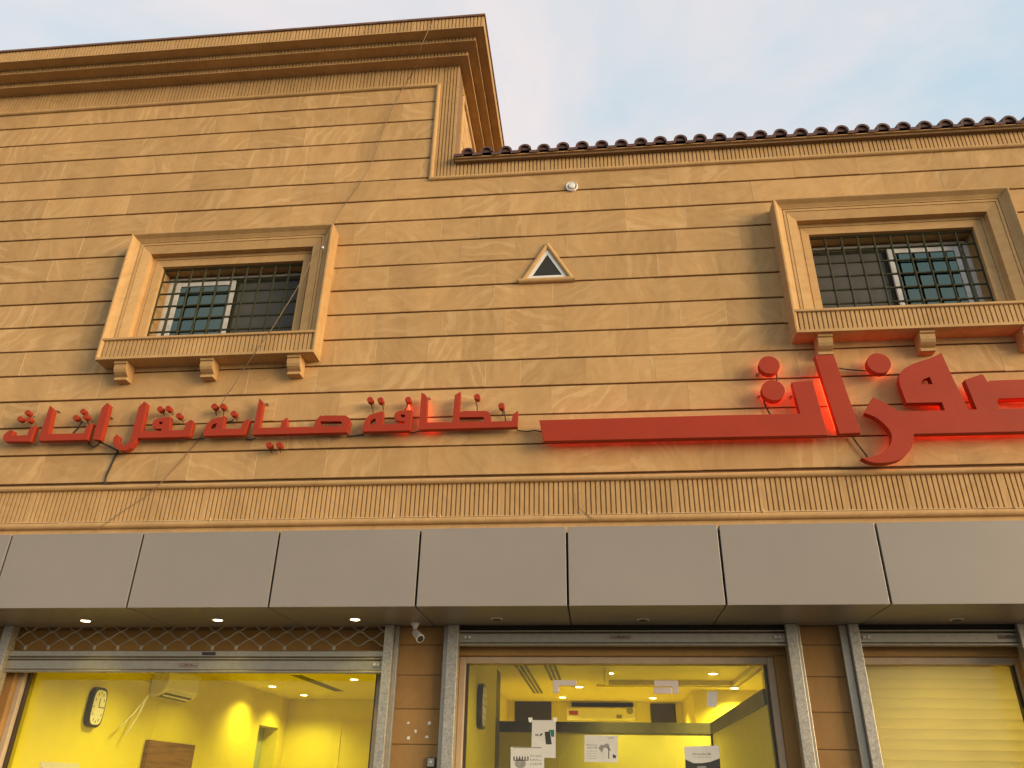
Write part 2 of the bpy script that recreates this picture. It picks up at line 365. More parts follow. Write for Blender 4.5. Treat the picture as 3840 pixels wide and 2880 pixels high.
for h in [(WX[i]-0.812, WX[i]+0.812, WZ[i]+0.25, WZ[i]+1.275) for i in (0, 1)]:
    rs = [q for r in rs for q in rect_minus(r, h)]
for r in rs: mb.box(r[0], r[1], 0.026, 0.30, r[2], r[3])
mb.build('wall_core', 'joint_dark', WALL)
# --- courses of stone slabs, each slab an object
Z0, PT = 4.168, 0.3005
mort = MB(); far = MB(); nsl = 0
def xlim(z): return -5.06-0.342*(z-2.29)-0.25, 3.21+0.268*(z-2.33)+0.25
for k in range(17):
    z0 = Z0+PT*k; z1 = z0+PT
    yc = rnd(-0.0025, 0.002)
    ends = (XL, -1.715) if k >= 12 else (XL, XR)
    vl, vr_ = xlim(z1)[0], xlim(z1)[1]
    x = XL+rnd(0, 0.5); xs = [ends[0]]
    while x < ends[1]-0.22:
        xs.append(x); x += random.choice((rnd(0.32, 0.5), rnd(0.5, 0.72), rnd(0.58, 0.75)))
    xs.append(ends[1])
    for a, b in zip(xs[:-1], xs[1:]):
        lo = z0+0.0155+rnd(-0.002, 0.004); hi = z1-rnd(0.0, 0.002)
        if k == 16: hi = min(hi, 9.225)
        if k == 11 and a > -1.7: hi = min(hi, 7.735)
        yf = yc+rnd(-0.0008, 0.0008)
        rl = [(a+0.0002, b-0.0002, lo, hi)]
        for h in holes(): rl = [q for r in rl for q in rect_minus(r, h)]
        for r in rl:
            if r[1]-r[0] < 0.03 or r[3]-r[2] < 0.02: continue
            if r[1] > vl and r[0] < vr_:
                MB().slab(r[0], r[1], yf, 0.03, r[2], r[3], 0.0035).build('stone_slab', 'sandstone', WALL); nsl += 1
            else: far.slab(r[0], r[1], yf, 0.03, r[2], r[3], 0.0035)
        # upright joint: a bead of paler mortar lying almost flush
        if b < ends[1] and not any(h[0]-0.01 < b < h[1]+0.01 and h[2]-0.2 < z0 < h[3] for h in holes()):
            if random.random() < 0.55: wj = rnd(0.0008, 0.003); mort.box(b-wj, b+wj, yc-0.0012, 0.014, lo+0.004, hi-0.004)
print('slabs', nsl)
far.build('stone_slab_distant', 'sandstone', WALL, kind='stuff'); mort.build('mortar_joint', 'mortar', WALL, kind='stuff')

BEAD = [(0.0, 0.0)]+[(0.004+0.028*sin(pi*i/10), 0.0275*(1-cos(pi*i/10))) for i in range(11)]+[(0.0, 0.055)]
def bead(parent, P0, du, dn, u0, u1, seg=2.4, scale=1.0, name='bead'):
    u = u0
    while u < u1-0.01:
        v = min(u1, u+seg*rnd(0.8, 1.1)); v = u1 if u1-v < 0.4 else v
        MB().prism([(o*scale, z*scale) for o, z in BEAD], P0, du, dn, u+0.0008, v-0.0008).build(name, 'trim_stone', parent, smooth=True); u = v
def fluted_run(parent, P0, du, dn, u0, u1, z0, z1, out=0.020, back=0.0, lo=0.45, hi=0.95, name='fluted_panel'):
    u = u0
    while u < u1-0.01:
        v = u+rnd(lo, hi); v = u1 if u1-v < 0.35 else v
        MB().flutes(P0, du, dn, u+0.0006, v-0.0006, z0, z1, flute_cuts(u, v), out=out).build(name, 'trim_stone', parent); u = v
# --- string course above the canopy
SCO = part('string_course', BL)
bead(SCO, (0, 0, 4.098), XP, YM, -8.0, 6.0); bead(SCO, (0, 0.0, 3.718), XP, YM, -8.0, 6.0, scale=1.15)
fluted_run(SCO, (0, 0.022, 0), XP, YM, -8.0, 6.0, 3.775, 4.104)
MB().box(-8, 6, 0.002, 0.03, 3.40, 3.722).build('base_strip', 'trim_stone', SCO)
m = MB(); u = -8.0
while u < 6.0:
    v = min(6.0, u+rnd(0.5, 1.1)); m.box(u, v-rnd(0.0, 0.05), -0.020-rnd(0, .006), 0.0, 3.7805, 3.7845+rnd(0, .003)); u = v
for x in [rnd(-6, 4) for _ in range(8)]:
    m.lathe([(0.002, -0.012), (0.006, -0.006), (0.008, 0.0), (0.004, 0.006+rnd(0, .02)), (0.001, 0.012+rnd(0.01, .03))], (x, -0.030, 3.782), (0, 0, 1), 7)
m.build('grout_line', 'mortar', SCO, kind='stuff')
# --- trim that steps down from the tower to the tiled part
TRM = part('corner_trim', BL)
bead(TRM, (0, 0, 9.222), XP, YM, -9.0, -1.664)
bead(TRM, (0, 0, 7.726), XP, YM, -1.705, 6.5)
def vbead(parent, x, z0, z1, Y=0.0):
    m = MB(); b = 0; pf = [(x-0.0275+p[1], Y-p[0]) for p in BEAD]; n = len(pf)
    for z in (z0, z1): m.v += [(px, py, z) for px, py in pf]
    m.f += [(i, (i+1) % n, n+(i+1) % n, n+i) for i in range(n)]+[tuple(range(n))[::-1], tuple(range(n, 2*n))]
    return m.build('bead', 'trim_stone', parent, smooth=True)
vbead(TRM, -1.690, 7.756, 9.258)
fluted_run(TRM, (0, 0.021, 0), XP, YM, -9.0, -1.664, 9.262, 9.577)
MB().flutes((0, 0.021, 0), XP, YM, -1.663, X0, 7.766, 9.577, [-1.663+0.034+0.0385*i for i in range(5)]).build('fluted_panel', 'trim_stone', TRM)
fluted_run(TRM, (0, 0.021, 0), XP, YM, X0+0.001, 6.5, 7.768, 7.982)
# --- tower side wall above the tiles, framed like the front
SIDE = part('tower_side', BL)
MB().box(X0-0.3, X0-0.020, 0.06, 9.0, 7.5, 9.575).build('side_wall', 'sandstone', SIDE)
MB().flutes((X0-0.021, 0, 0), YP, XP, 0.002, 0.262, 7.5, 9.574, [0.03+0.0428*i for i in range(6)]).build('fluted_panel', 'trim_stone', SIDE)
fluted_run(SIDE, (X0-0.021, 0, 0), YP, XP, 0.264, 7.0, 9.40, 9.574)
bead(SIDE, (X0, 0, 9.345), YP, XP, 0.263, 7.0)
m = MB(); m.box(X0-0.013, X0+0.026, 0.264, 0.315, 7.5, 9.345).build('bead', 'trim_stone', SIDE, bevel=0.012)
for k in range(6):
    for q in range(9):
        MB().box(X0-0.02, X0-0.004+rnd(-.002, .002), 0.33+q*0.75, 0.33+(q+1)*0.75-0.003, 7.55+0.3005*k+0.01, 7.55+0.3005*(k+1)).build('stone_slab', 'sandstone', SIDE)
# --- stepped cornice
CRN = part('cornice', BL)
for px, py, za, zb in ((0.118, 0.140, 9.576, 9.650), (0.232, 0.286, 9.648, 9.716), (0.346, 0.422, 9.714, 9.890)):
    MB().box(XL, X0+px-0.020, -py+0.020, 9.0, za, zb).build('cornice_course', 'trim_stone', CRN)
    hb = 0.014
    fluted_run(CRN, (0, -py+0.020, 0), XP, YM, -9.2, X0+px, za+hb, zb, lo=0.6, hi=0.95)
    MB().box(-9.2, X0+px+0.001, -py-0.001, -py+0.0195, za+0.0005, za+hb-0.0005).build('cornice_lip', 'trim_stone', CRN)
    fluted_run(CRN, (X0+px-0.020, 0, 0), YP, XP, -py+0.021, 8.8, za+hb, zb, lo=0.6, hi=0.95)
    MB().box(X0+px-0.0195, X0+px+0.001, -py+0.020, 8.8, za+0.0005, za+hb-0.0005).build('cornice_lip', 'trim_stone', CRN)
MB().box(XL, X0+0.362, -0.440, 9.0, 9.8905, 9.925).build('coping', 'coping', CRN, bevel=0.006)
# --- tiled roof
RF = part('tiled_roof', BL)
MB().box(X0+0.004, XR, -0.074, 0.30, 7.984, 7.994).build('eave_ledge', 'trim_stone', RF, bevel=0.002)
TP = 0.216; TH = 0.023
def tile_mesh():
    out = [(-0.016, -0.002), (0.045, -0.004), (0.072, 0.0)]
    for i in range(0, 13): a = pi-pi*i/12; out.append((0.143+0.073*cos(a), 0.008+0.073*sin(a)))
    inn = []
    for i, (x, z) in enumerate(out):
        p, q = out[max(i-1, 0)], out[min(i+1, len(out)-1)]; d = Vector((q[0]-p[0], q[1]-p[1])).normalized()
        th = 0.037 if i < 3 else TH; inn.append((x+d.y*th, z-d.x*th))
    pf = out+inn[::-1]; n = len(pf); m = MB(); L = 0.42; sl = math.tan(radians(19))
    for y in (0.0, L): m.v += [(px, y, pz+y*sl) for px, pz in pf]
    m.f += [(i, (i+1) % n, n+(i+1) % n, n+i) for i in range(n)]
    k = len(out)
    for base, rev in ((0, 1), (n, 0)):
        for i in range(k-1):
            q = (base+i, base+i+1, base+n-2-i, base+n-1-i); m.f.append(q[::-1] if rev else q)
    hump = inn[3:16]; b0 = len(m.v); m.v += [(px, 0.022, pz) for px, pz in hump]; m.f.append(tuple(range(b0, b0+len(hump))))   # mortar stop inside the barrel
    return m.mesh('roof_tile', 'roof_tile')
tm = tile_mesh()
for p in tm.polygons: p.use_smooth = len(p.vertices) == 4 and abs(p.normal.y) < 0.9
row_sl = math.tan(radians(19))
for row in range(4):
    for i in range(33):
        o = bpy.data.objects.new('roof_tile', tm); COL.objects.link(o); o.parent = RF
        o.location = (X0+0.032+TP*i+rnd(-.003, .003), -0.088+0.36*row+rnd(-.006, .006), 8.031+0.36*row*row_sl+0.016*(row > 0)+rnd(-.003, .003))
        o.rotation_euler = (0, rnd(-.012, .012), rnd(-.015, .015))
        md = o.modifiers.new('edge', 'EDGE_SPLIT'); md.split_angle = radians(45)
md = MB(); b = [(-0.05, 8.004), (4.2, 8.004+4.25*row_sl-0.04), (4.2, 7.5), (0.29, 7.5), (0.29, 7.97), (-0.05, 7.97)]
m = MB(); n = len(b)
for x in (X0+0.03, XR): m.v += [(x, y, z-0.016) for y, z in b]
m.f += [(i, (i+1) % n, n+(i+1) % n, n+i) for i in range(n)]+[tuple(range(n))[::-1], tuple(range(n, 2*n))]
m.build('roof_deck', 'joint_dark', RF)

# --- window surrounds, windows and grilles
PROF = [(0, 0.02), (0, -0.20), (0.016, -0.20), (0.024, -0.192), (0.05, -0.160), (0.083, -0.137), (0.090, -0.137), (0.090, -0.124), (0.097, -0.124), (0.097, -0.134),
        (0.122, -0.132), (0.122, -0.119), (0.129, -0.119), (0.129, -0.130), (0.2225, -0.105), (0.2225, -0.035), (0.258, -0.033), (0.258, -0.021), (0.265, -0.021), (0.265, -0.032),
        (0.343, -0.022), (0.343, 0.29)]
def make_surround(cx, zb):
    P = part('window_surround', BL); xl, xr, zt = cx-HW, cx+HW, zb+WH
    m = MB(); n = len(PROF); zlow = zb+0.031
    for t, y in PROF:
        m.v += [(xl+t, y, zlow), (xl+t, y, zt-t), (xr-t, y, zt-t), (xr-t, y, zlow)]
    for i in range(n-1):
        for j in range(3): m.f.append((i*4+j, i*4+j+1, i*4+j+5, i*4+j+4))
    m.build('moulded_frame', 'trim_stone', P)
    MB().box(xl, xr, -0.2005, 0.02, zb, zb+0.030).build('bottom_ledge', 'trim_stone', P, bevel=0.003)
    u = xl+0.022
    for a, b2 in ((xl+0.022, cx-0.38), (cx-0.379, cx+0.38), (cx+0.381, xr-0.022)):
        MB().flutes((0, -0.160, 0), XP, YM, a, b2, zb+0.0305, zb+0.228, flute_cuts(a, b2, 0.0428, 0.024)).build('fluted_panel', 'trim_stone', P)
    MB().box(xl+0.0215, xr-0.0215, -0.1595, 0.10, zb+0.0305, zb+0.228).build('sill_block', 'trim_stone', P)
    MB().prism([(0.0, 0.0), (0.19, 0.0), (0.199, 0.006), (0.199, 0.026), (0.185, 0.036), (-0.15, 0.044), (-0.15, 0.0)], (0, 0, zb+0.2285), XP, YM, xl+0.021, xr-0.021).build('sill', 'trim_stone', P)
    cp = [(0, 0), (0.165, 0), (0.165, -0.028), (0.148, -0.034), (0.150, -0.055), (0.146, -0.085), (0.132, -0.112), (0.108, -0.132), (0.084, -0.146), (0.078, -0.156), (0.098, -0.160), (0.098, -0.186), (0, -0.186)]
    for dx in (-0.88, 0.03, 0.93):
        MB().prism(cp, (cx+dx, -0.002, zb-0.0008), XP, YM, -0.068, 0.068).build('corbel', 'trim_stone', P, bevel=0.003)
    return P
for i in (0, 1): make_surround(WX[i], WZ[i])
def make_window(cx, zb, flip):
    """sliding window: white frame, a glazed sash on one half, an insect screen on the other"""
    P = part('window', BL); x0, x1, z0, z1 = cx-0.80, cx+0.80, zb+0.268, zb+1.262; s = -1 if flip else 1
    def fr(nm, a, b, c, d, y, w=0.05, dp=0.05, mat='white_pvc'):
        m = MB(); m.box(a, a+w, y, y+dp, c, d); m.box(b-w, b, y, y+dp, c, d); m.box(a+w, b-w, y+.001, y+dp-.001, c, c+w); m.box(a+w, b-w, y+.001, y+dp-.001, d-w, d)
        return m.build(nm, mat, P, bevel=0.003)
    fr('frame', x0, x1, z0, z1-0.03, 0.17, 0.045, 0.09)
    a, b = (x0+0.10, cx-0.02) if not flip else (cx+0.0, x1-0.10)
    fr('sash', a, b, z0+0.045, z1-0.10, 0.155, 0.052, 0.03)
    MB().box(a+0.052, b-0.052, 0.168, 0.172, z0+0.097, z1-0.152).build('pane', 'window_glass', P)
    a, b = (cx-0.02, x1-0.045) if not flip else (x0+0.045, cx+0.0)
    fr('screen_frame', a, b, z0+0.045, z1-0.075, 0.195, 0.035, 0.02, 'grille_green')
    MB().box(a+0.035, b-0.035, 0.203, 0.207, z0+0.08, z1-0.11).build('insect_screen', 'screen_mesh', P)
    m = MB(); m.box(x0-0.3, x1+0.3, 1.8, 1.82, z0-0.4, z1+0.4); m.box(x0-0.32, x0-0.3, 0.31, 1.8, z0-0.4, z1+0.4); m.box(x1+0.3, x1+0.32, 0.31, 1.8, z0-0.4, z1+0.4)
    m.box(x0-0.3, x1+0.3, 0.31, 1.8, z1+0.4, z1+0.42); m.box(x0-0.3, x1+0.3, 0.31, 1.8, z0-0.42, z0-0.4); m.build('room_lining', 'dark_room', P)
make_window(WX[0], WZ[0], False); make_window(WX[1], WZ[1], True)
def make_grille(cx, zb):
    P = part('window_grille', BL); Y = 0.03; zs = [zb+0.285+0.1615*i for i in range(6)]+[zb+1.243]
    xs = [cx-0.795+0.159*i for i in range(11)]
    bar = {}
    for x in xs: MB().tube([(x, Y, zs[0]-0.01), (x, Y, zs[-1])], 0.0108, 8).build('grille_bar', 'grille_green', P, smooth=True)
    for z in zs: MB().tube([(xs[0]-0.005, Y+0.004, z), (xs[-1]+0.005, Y+0.004, z)], 0.0108, 8).build('grille_bar', 'grille_green', P, smooth=True)
    k = MB()
    for x in xs[1:-1]:
        for z in zs[:-1]: k.lathe([(0.005, -0.021), (0.015, -0.015), (0.0185, 0.0), (0.015, 0.015), (0.005, 0.021)], (x, Y, z), (0, 0, 1), 8)
    k.build('knot', 'grille_green', P, smooth=True, kind='stuff')
for i in (0, 1): make_grille(WX[i], WZ[i])
# --- small triangular window
TW = part('triangular_window', BL)
def tri(pts, Y): return [(onY(*TR(p), Y).x, onY(*TR(p), Y).z) for p in pts]
ap, bl, br = tri([(1010, 250), (400, 1185), (1690, 1120)], -0.03)
br = (br[0], bl[1]); ap = ((bl[0]+br[0])/2+0.004, ap[1])
def rod(nm, a, b, r, Y, mat, ex=0.0):
    d = Vector((b[0]-a[0], 0, b[1]-a[1])).normalized()*ex
    return MB().tube([Vector((a[0], Y, a[1]))-d, Vector((b[0], Y, b[1]))+d], r, 14).build(nm, mat, TW, smooth=True)
rod('bead', bl, ap, 0.026, -0.010, 'trim_stone', 0.012); rod('bead', ap, br, 0.026, -0.012, 'trim_stone', 0.006); rod('bead', (bl[0]-0.03, bl[1]), (br[0]+0.03, br[1]), 0.030, -0.013, 'trim_stone', 0.004)
def inset(f): c = ((ap[0]+bl[0]+br[0])/3, (ap[1]+bl[1]+br[1])/3); return [(c[0]+(p[0]-c[0])*f, c[1]+(p[1]-c[1])*f) for p in (ap, bl, br)]
MB().poly(inset(0.98), [inset(0.60)[::-1]], -0.014, -0.004).build('frame', 'white_pvc', TW, bevel=0.002)
MB().poly(inset(0.62), [], -0.009, -0.0065).build('pane', 'triangle_glass', TW)
MB().poly(inset(0.64), [], -0.0058, -0.0045).build('backing', 'dark_room', TW)

# --- canopy with clad fascia and soffit
CN = part('canopy', BL); ZS, ZF, YF = 2.832, 3.432, -0.80
MB().box(-8.2, 6.2, -0.755, -0.002, 2.853, 3.40).build('canopy_core', 'panel_gap', CN)
px = [-1.336+1.1435*i for i in range(-6, 7)]
for a, b in zip(px[:-1], px[1:]):
    MB().box(a+0.0085, b-0.0085, YF, YF+0.03, ZS, ZF).build('fascia_panel', 'panel_grey', CN, bevel=0.003)
    MB().box(a+0.0045, b-0.0045, YF+0.031, -0.003, ZS+0.0005, ZS+0.020).build('soffit_panel', 'panel_grey', CN, bevel=0.002)
    MB().box(a+0.0065, b-0.0065, YF+0.031, 0.0, 3.402, 3.43).build('top_panel', 'panel_grey', CN)
# --- columns between the bays
bays = [(-5.14, -1.70), (-1.19, 1.56), (2.0, 3.30)]
cols = [(XL, -5.14), (-1.70, -1.19), (1.56, 2.0), (3.30, XR)]
czs = [-0.15, 0.25, 0.55, 0.85, 1.15, 1.46, 1.735, 1.945, 2.195, 2.445, 2.695, 2.832]
zl = sorted(onY(*G3((750, y)), 0.0).z for y in (465, 760, 1090, 1435)); czs = [-0.15]+[zl[0]-0.265*i for i in range(6, 0, -1) if zl[0]-0.265*i > 0.0]+zl+[2.831]
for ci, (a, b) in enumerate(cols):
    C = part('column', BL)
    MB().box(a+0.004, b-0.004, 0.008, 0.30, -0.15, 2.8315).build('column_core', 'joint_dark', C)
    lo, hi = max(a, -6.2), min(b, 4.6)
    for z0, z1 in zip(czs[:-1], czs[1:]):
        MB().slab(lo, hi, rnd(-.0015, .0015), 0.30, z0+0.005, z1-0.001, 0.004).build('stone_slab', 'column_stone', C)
# --- shopfronts: lintel, frame, glass panes, door fittings
def shopfront(a, b, ztop, zlint, xs, mat='shop_glass'):
    P = part('shopfront', BL)
    MB().box(a-0.02, b+0.02, 0.10, 0.30, zlint, 2.8312).build('lintel', 'orange_plaster', P, bevel=0.01)
    x0, x1 = xs[0], xs[-1]; f0, f1 = max(a+0.02, x0-0.052), min(b-0.012, x1+0.052)
    MB().box(a+0.0005, f0-0.0005, 0.09, 0.30, -0.1, zlint-0.0005).build('jamb', 'orange_plaster', P, bevel=0.006)
    MB().box(f1+0.0005, b-0.0005, 0.09, 0.30, -0.1, zlint-0.0005).build('jamb', 'orange_plaster', P, bevel=0.004)
    m = MB(); m.box(f0, x0, 0.14, 0.26, -0.1, zlint-0.001); m.box(x1, f1, 0.14, 0.26, -0.1, zlint-0.001)
    m.box(x0, x1, 0.141, 0.259, ztop, zlint-0.001); m.build('frame', 'door_frame', P, bevel=0.006)
    for a2 in (x0+0.0005, x1-0.022): MB().box(a2, a2+0.0215, 0.185, 0.225, -0.1, ztop-0.0005).build('channel', 'clock_rim', P)
    return P
SF1 = shopfront(-5.14, -1.70, 2.555, 2.60, (-4.99, -1.83)); SF2 = shopfront(-1.19, 1.56, 2.560, 2.615, (-1.085, 1.375)); SF3 = shopfront(2.0, 3.30, 2.560, 2.615, (2.11, 3.28))
GY = 0.200
for a, b in ((-4.968, -3.745), (-3.742, -2.655), (-2.652, -1.852)):
    MB().box(a, b, GY, GY+0.010, -0.1, 2.5548).build('pane', 'shop_glass', SF1)
for a, b, z0, z1 in ((-1.063, -0.316, -0.1, 2.5598), (-0.312, 0.611, 2.392, 2.5598), (0.615, 1.353, -0.1, 2.5598), (-0.309, 0.608, -0.1, 2.386)):
    MB().box(a, b, GY, GY+0.010, z0, z1).build('pane', 'shop_glass', SF2)
for sx, xa in ((1, -0.314), (-1, 0.613)):     # L-shaped patch fittings on the door's top corners
    e0, e1, e2 = sorted((xa-0.045*sx, xa+0.0*sx, xa+0.145*sx))
    pts = [(xa-0.045*sx, 2.437), (xa+0.148*sx, 2.437), (xa+0.148*sx, 2.392), (xa+0.004*sx, 2.392), (xa+0.004*sx, 2.337), (xa-0.045*sx, 2.337)]
    MB().poly(pts, [], GY-0.014, GY-0.0005).build('patch_fitting', 'patch_steel', SF2, bevel=0.002)
MB().box(0.461, 0.604, GY-0.013, GY-0.0008, 2.336, 2.385).build('patch_fitting', 'patch_steel', SF2, bevel=0.002)
MB().box(2.133, 3.258, GY, GY+0.010, -0.1, 2.5598).build('pane', 'shop_glass', SF3)

# ------------------------------------------------------------------ roller shutters with galvanised guides
def guide(parent, a, b, y0, y1, mat='galvanised', name='guide_rail'):
    return MB().box(a, b, y0, y1, -0.149, ZS-0.001).build(name, mat, parent, bevel=0.004)
RG = 'roller shutters over the shopfronts'
r1 = thing('roller_shutter', (-3.4, -0.03, 0), 'roller shutter with wavy lattice rods above wide glass shop window', 'roller shutter', RG)
guide(r1, -5.132, -5.052, -0.10, -0.004); guide(r1, -1.737, -1.660, -0.10, -0.004); guide(r1, -1.659, -1.622, -0.055, -0.004, 'steel_bar', 'side_flange'); guide(r1, -5.17, -5.133, -0.055, -0.004, 'steel_bar', 'side_flange')
r2 = thing('roller_shutter', (0.2, -0.03, 0), 'raised roller shutter bottom bar above the glass door', 'roller shutter', RG)
guide(r2, -1.208, -1.118, -0.10, -0.004); guide(r2, -1.246, -1.209, -0.055, -0.004, 'steel_bar', 'side_flange'); guide(r2, 1.502, 1.585, -0.10, -0.004); guide(r2, 1.586, 1.618, -0.055, -0.004, 'steel_bar', 'side_flange')
r3 = thing('roller_shutter', (2.7, -0.03, 0), 'raised roller shutter bottom bar above the pale yellow blind', 'roller shutter', RG)
guide(r3, 1.983, 2.060, -0.10, -0.004); guide(r3, 1.922, 1.981, -0.055, -0.004, 'steel_bar', 'side_flange'); guide(r3, 3.243, 3.32, -0.10, -0.004)
def barz(parent, a, b, prof, name, mat='steel_bar'):
    return MB().prism(prof, (0, -0.010, 0), XP, YM, a, b).build(name, mat, parent, bevel=0.0015)
def bottom_bar(parent, a, b, z):
    """pressed bar: lower bead, wide web, upper bead"""
    barz(parent, a, b, [(0, z), (0.046, z), (0.050, z+0.006), (0.050, z+0.016), (0.044, z+0.022), (0, z+0.022)], 'bar_lip')
    barz(parent, a, b, [(0, z+0.0225), (0.030, z+0.0225), (0.036, z+0.030), (0.038, z+0.095), (0.030, z+0.103), (0, z+0.103)], 'bottom_bar')
bottom_bar(r1, -5.05, -1.738, 2.452)
barz(r1, -5.05, -1.738, [(0, 2.557), (0.03, 2.557), (0.042, 2.562), (0.042, 2.570), (0.03, 2.576), (0, 2.576)], 'slat')
barz(r1, -5.05, -1.738, [(0, 2.578), (0.034, 2.578), (0.044, 2.585), (0.044, 2.625), (0.034, 2.632), (0, 2.632)], 'slat')
for r, a, b in ((r2, -1.117, 1.501), (r3, 2.061, 3.242)):
    bottom_bar(r, a, b, 2.670)
    barz(r, a, b, [(0, 2.777), (0.03, 2.777), (0.042, 2.782), (0.042, 2.792), (0.03, 2.797), (0, 2.797)], 'slat')
    MB().box(a, b, -0.055, -0.012, 2.7995, 2.8318).build('slot_cover', 'panel_gap', r)
for r, x in ((r1, -1.795), (r2, -1.05), (r2, 1.44), (r3, 2.12)):   # end plates with two rivets each
    z = 2.452 if r is r1 else 2.670
    pl = MB().box(x-0.035, x+0.035, -0.0555, -0.049, z+0.050, z+0.086).build('end_plate', 'steel_bar', r, bevel=0.002)
    for d in (-0.016, 0.016): MB().lathe([(0.011, 0.0), (0.011, 0.003), (0.006, 0.006), (0.003, 0.006)], (x+d, -0.0556, z+0.068), (0, -1, 0), 12).build('rivet', 'lamp_trim', r)
# lattice rods of the first shutter
lx0 = onY(*G2((205, 330)), -0.03).x; PX_ = 0.2118
def rod_wave(zlo, zhi, ph):
    pts = []; x = -5.05
    while x < -1.738:
        pts.append((x, -0.030, (zlo+zhi)/2+(zhi-zlo)/2*cos(2*pi*(x-lx0)/PX_+ph))); x += PX_/14
    return pts
for zlo, zhi, ph in ((2.793, 2.852, pi), (2.730, 2.787, 0), (2.672, 2.724, pi)):
    MB().tube(rod_wave(zlo, zhi, ph), 0.0058, 7).build('lattice_rod', 'steel_bar', r1, smooth=True)
for i in range(-10, 7):
    x = lx0+PX_*i
    for zz, xx in ((2.790, x), (2.727, x+PX_/2)):
        if -5.03 < xx < -1.75: MB().box(xx-0.010, xx+0.010, -0.040, -0.020, zz-0.008, zz+0.008).build('lattice_clip', 'steel_bar', r1, bevel=0.003)
    if -5.03 < x < -1.75: MB().box(x-0.014, x+0.014, -0.038, -0.022, 2.634, 2.676).build('hanger_clip', 'steel_bar', r1, bevel=0.006)
MB().box(-3.305, -3.185, -0.058, -0.0545, 2.592, 2.617).build('lock_cover', 'lamp_dark', r1, bevel=0.003)
# printed maker's badges: plate with red rules and black letters
TXT = {}
def text_mesh(s, size):
    cu = bpy.data.curves.new('lettering', 'FONT'); cu.body = s; cu.size = size; cu.align_x = 'CENTER'; cu.align_y = 'CENTER'; cu.resolution_u = 2
    ob = bpy.data.objects.new('lettering', cu); COL.objects.link(ob); bpy.context.view_layer.update()
    me = bpy.data.meshes.new_from_object(ob); COL.objects.unlink(ob); bpy.data.objects.remove(ob); return me
def lettering(s, size, x, y, z, mat, parent, name='lettering', sx=1.0):
    me = text_mesh(s, size); me.materials.clear(); me.materials.append(MATS[mat])
    o = bpy.data.objects.new(name, me); COL.objects.link(o); o.parent = parent; o.matrix_parent_inverse = Matrix.Translation(-world_loc(parent))
    o.location = (x, y, z); o.rotation_euler = (pi/2, 0, 0); o.scale = (sx, 1, 1); return o
def badge(r, x, z, yy):
    p = MB().box(x-0.083, x+0.083, yy-0.003, yy, z-0.015, z+0.015).build('badge', 'ink_grey', r)
    for dz in (-0.011, 0.011): MB().box(x-0.080, x+0.080, yy-0.0038, yy-0.0032, z+dz-0.0012, z+dz+0.0012).build('badge_rule', 'ink_red', r)
    m = MB(); yb, yf = yy-0.0036, yy-0.0046          # the maker's word in flat black strokes
    L = lambda a, b, c, d: m.box(x+a, x+b, yf, yb, z+c, z+d)
    L(-0.075, -0.006, -0.004, -0.001); L(0.036, 0.075, -0.004, -0.001); L(0.030, 0.034, -0.004, 0.010); L(0.022, 0.026, -0.004, 0.010)
    L(0.004, 0.022, -0.004, -0.001); L(0.010, 0.013, -0.001, 0.003); L(-0.003, 0.001, -0.008, -0.001); L(-0.012, -0.008, -0.004, 0.010); L(-0.024, -0.018, 0.0, 0.010); L(0.011, 0.014, -0.009, -0.006); L(-0.003, 0.0, 0.003, 0.006)
    m.build('badge_lettering', 'ink', r)
badge(r1, onY(*G2((170, 665)), -0.05).x, 2.513, -0.0495); badge(r2, onY(*crop(1280, 1920, 1.728)((1810, 820)), -0.05).x, 2.737, -0.0495); badge(r3, 3.19, 2.737, -0.0495)

# ------------------------------------------------------------------ downlights, camera, vent and small fittings under the canopy
def downlight(x, y, z, lit, label, group, power=0.0, r=0.048, spot=112):
    t = thing('downlight', (x, y, z), label, 'downlight', group)
    MB().lathe([(r*0.74, 0.004), (r*0.74, -0.002), (r*0.86, -0.007), (r, -0.004), (r, 0.0)], (x, y, z), (0, 0, 1), 24).build('trim_ring', 'lamp_trim', t, smooth=True)
    if lit:
        MB().lathe([(r*0.70, -0.0075), (r*0.70, -0.0045)], (x, y, z), (0, 0, 1), 24).build('lens', 'lamp_warm', t)
        l = bpy.data.lights.new('downlight_lamp', 'SPOT'); l.energy = power; l.color = (1.0, 0.86, 0.24); l.spot_size = radians(spot); l.spot_blend = 0.75; l.shadow_soft_size = 0.03
        o = bpy.data.objects.new('downlight_lamp', l); COL.objects.link(o); o.parent = t; o.location = (0, 0, -0.02)
    else:
        MB().lathe([(r*0.72, -0.0085), (r*0.72, -0.006)], (x, y, z), (0, 0, 1), 24).build('lens', 'lamp_dark', t)
    return t
for x, y, lit, lb in ((-4.252, -0.313, 1, 'lit canopy soffit downlight above the tall wall clock'), (-3.088, -0.331, 1, 'lit canopy soffit downlight above the lattice shutter lock cover'), (-1.928, -0.335, 1, 'lit canopy soffit downlight next to the security camera'),
                      (-0.774, -0.330, 0, 'unlit canopy soffit downlight between the security camera and the door badge'), (0.379, -0.28, 0, 'unlit canopy soffit downlight just past the badge over the glass door'), (2.742, -0.254, 0, 'unlit canopy soffit downlight above the pale blind')):
    downlight(x, y, ZS, lit, lb, 'canopy downlights', 4.0)
sc_ = thing('security_camera', (-1.465, -0.18, ZS), 'white bullet security camera hanging from the canopy soffit', 'camera')
bx, by = -1.465, -0.18
MB().lathe([(0.036, 0.0), (0.036, -0.016), (0.026, -0.024), (0.017, -0.046), (0.017, -0.052)], (bx, by, ZS-0.0005), (0, 0, 1), 20).build('base', 'white_pvc', sc_, smooth=True)
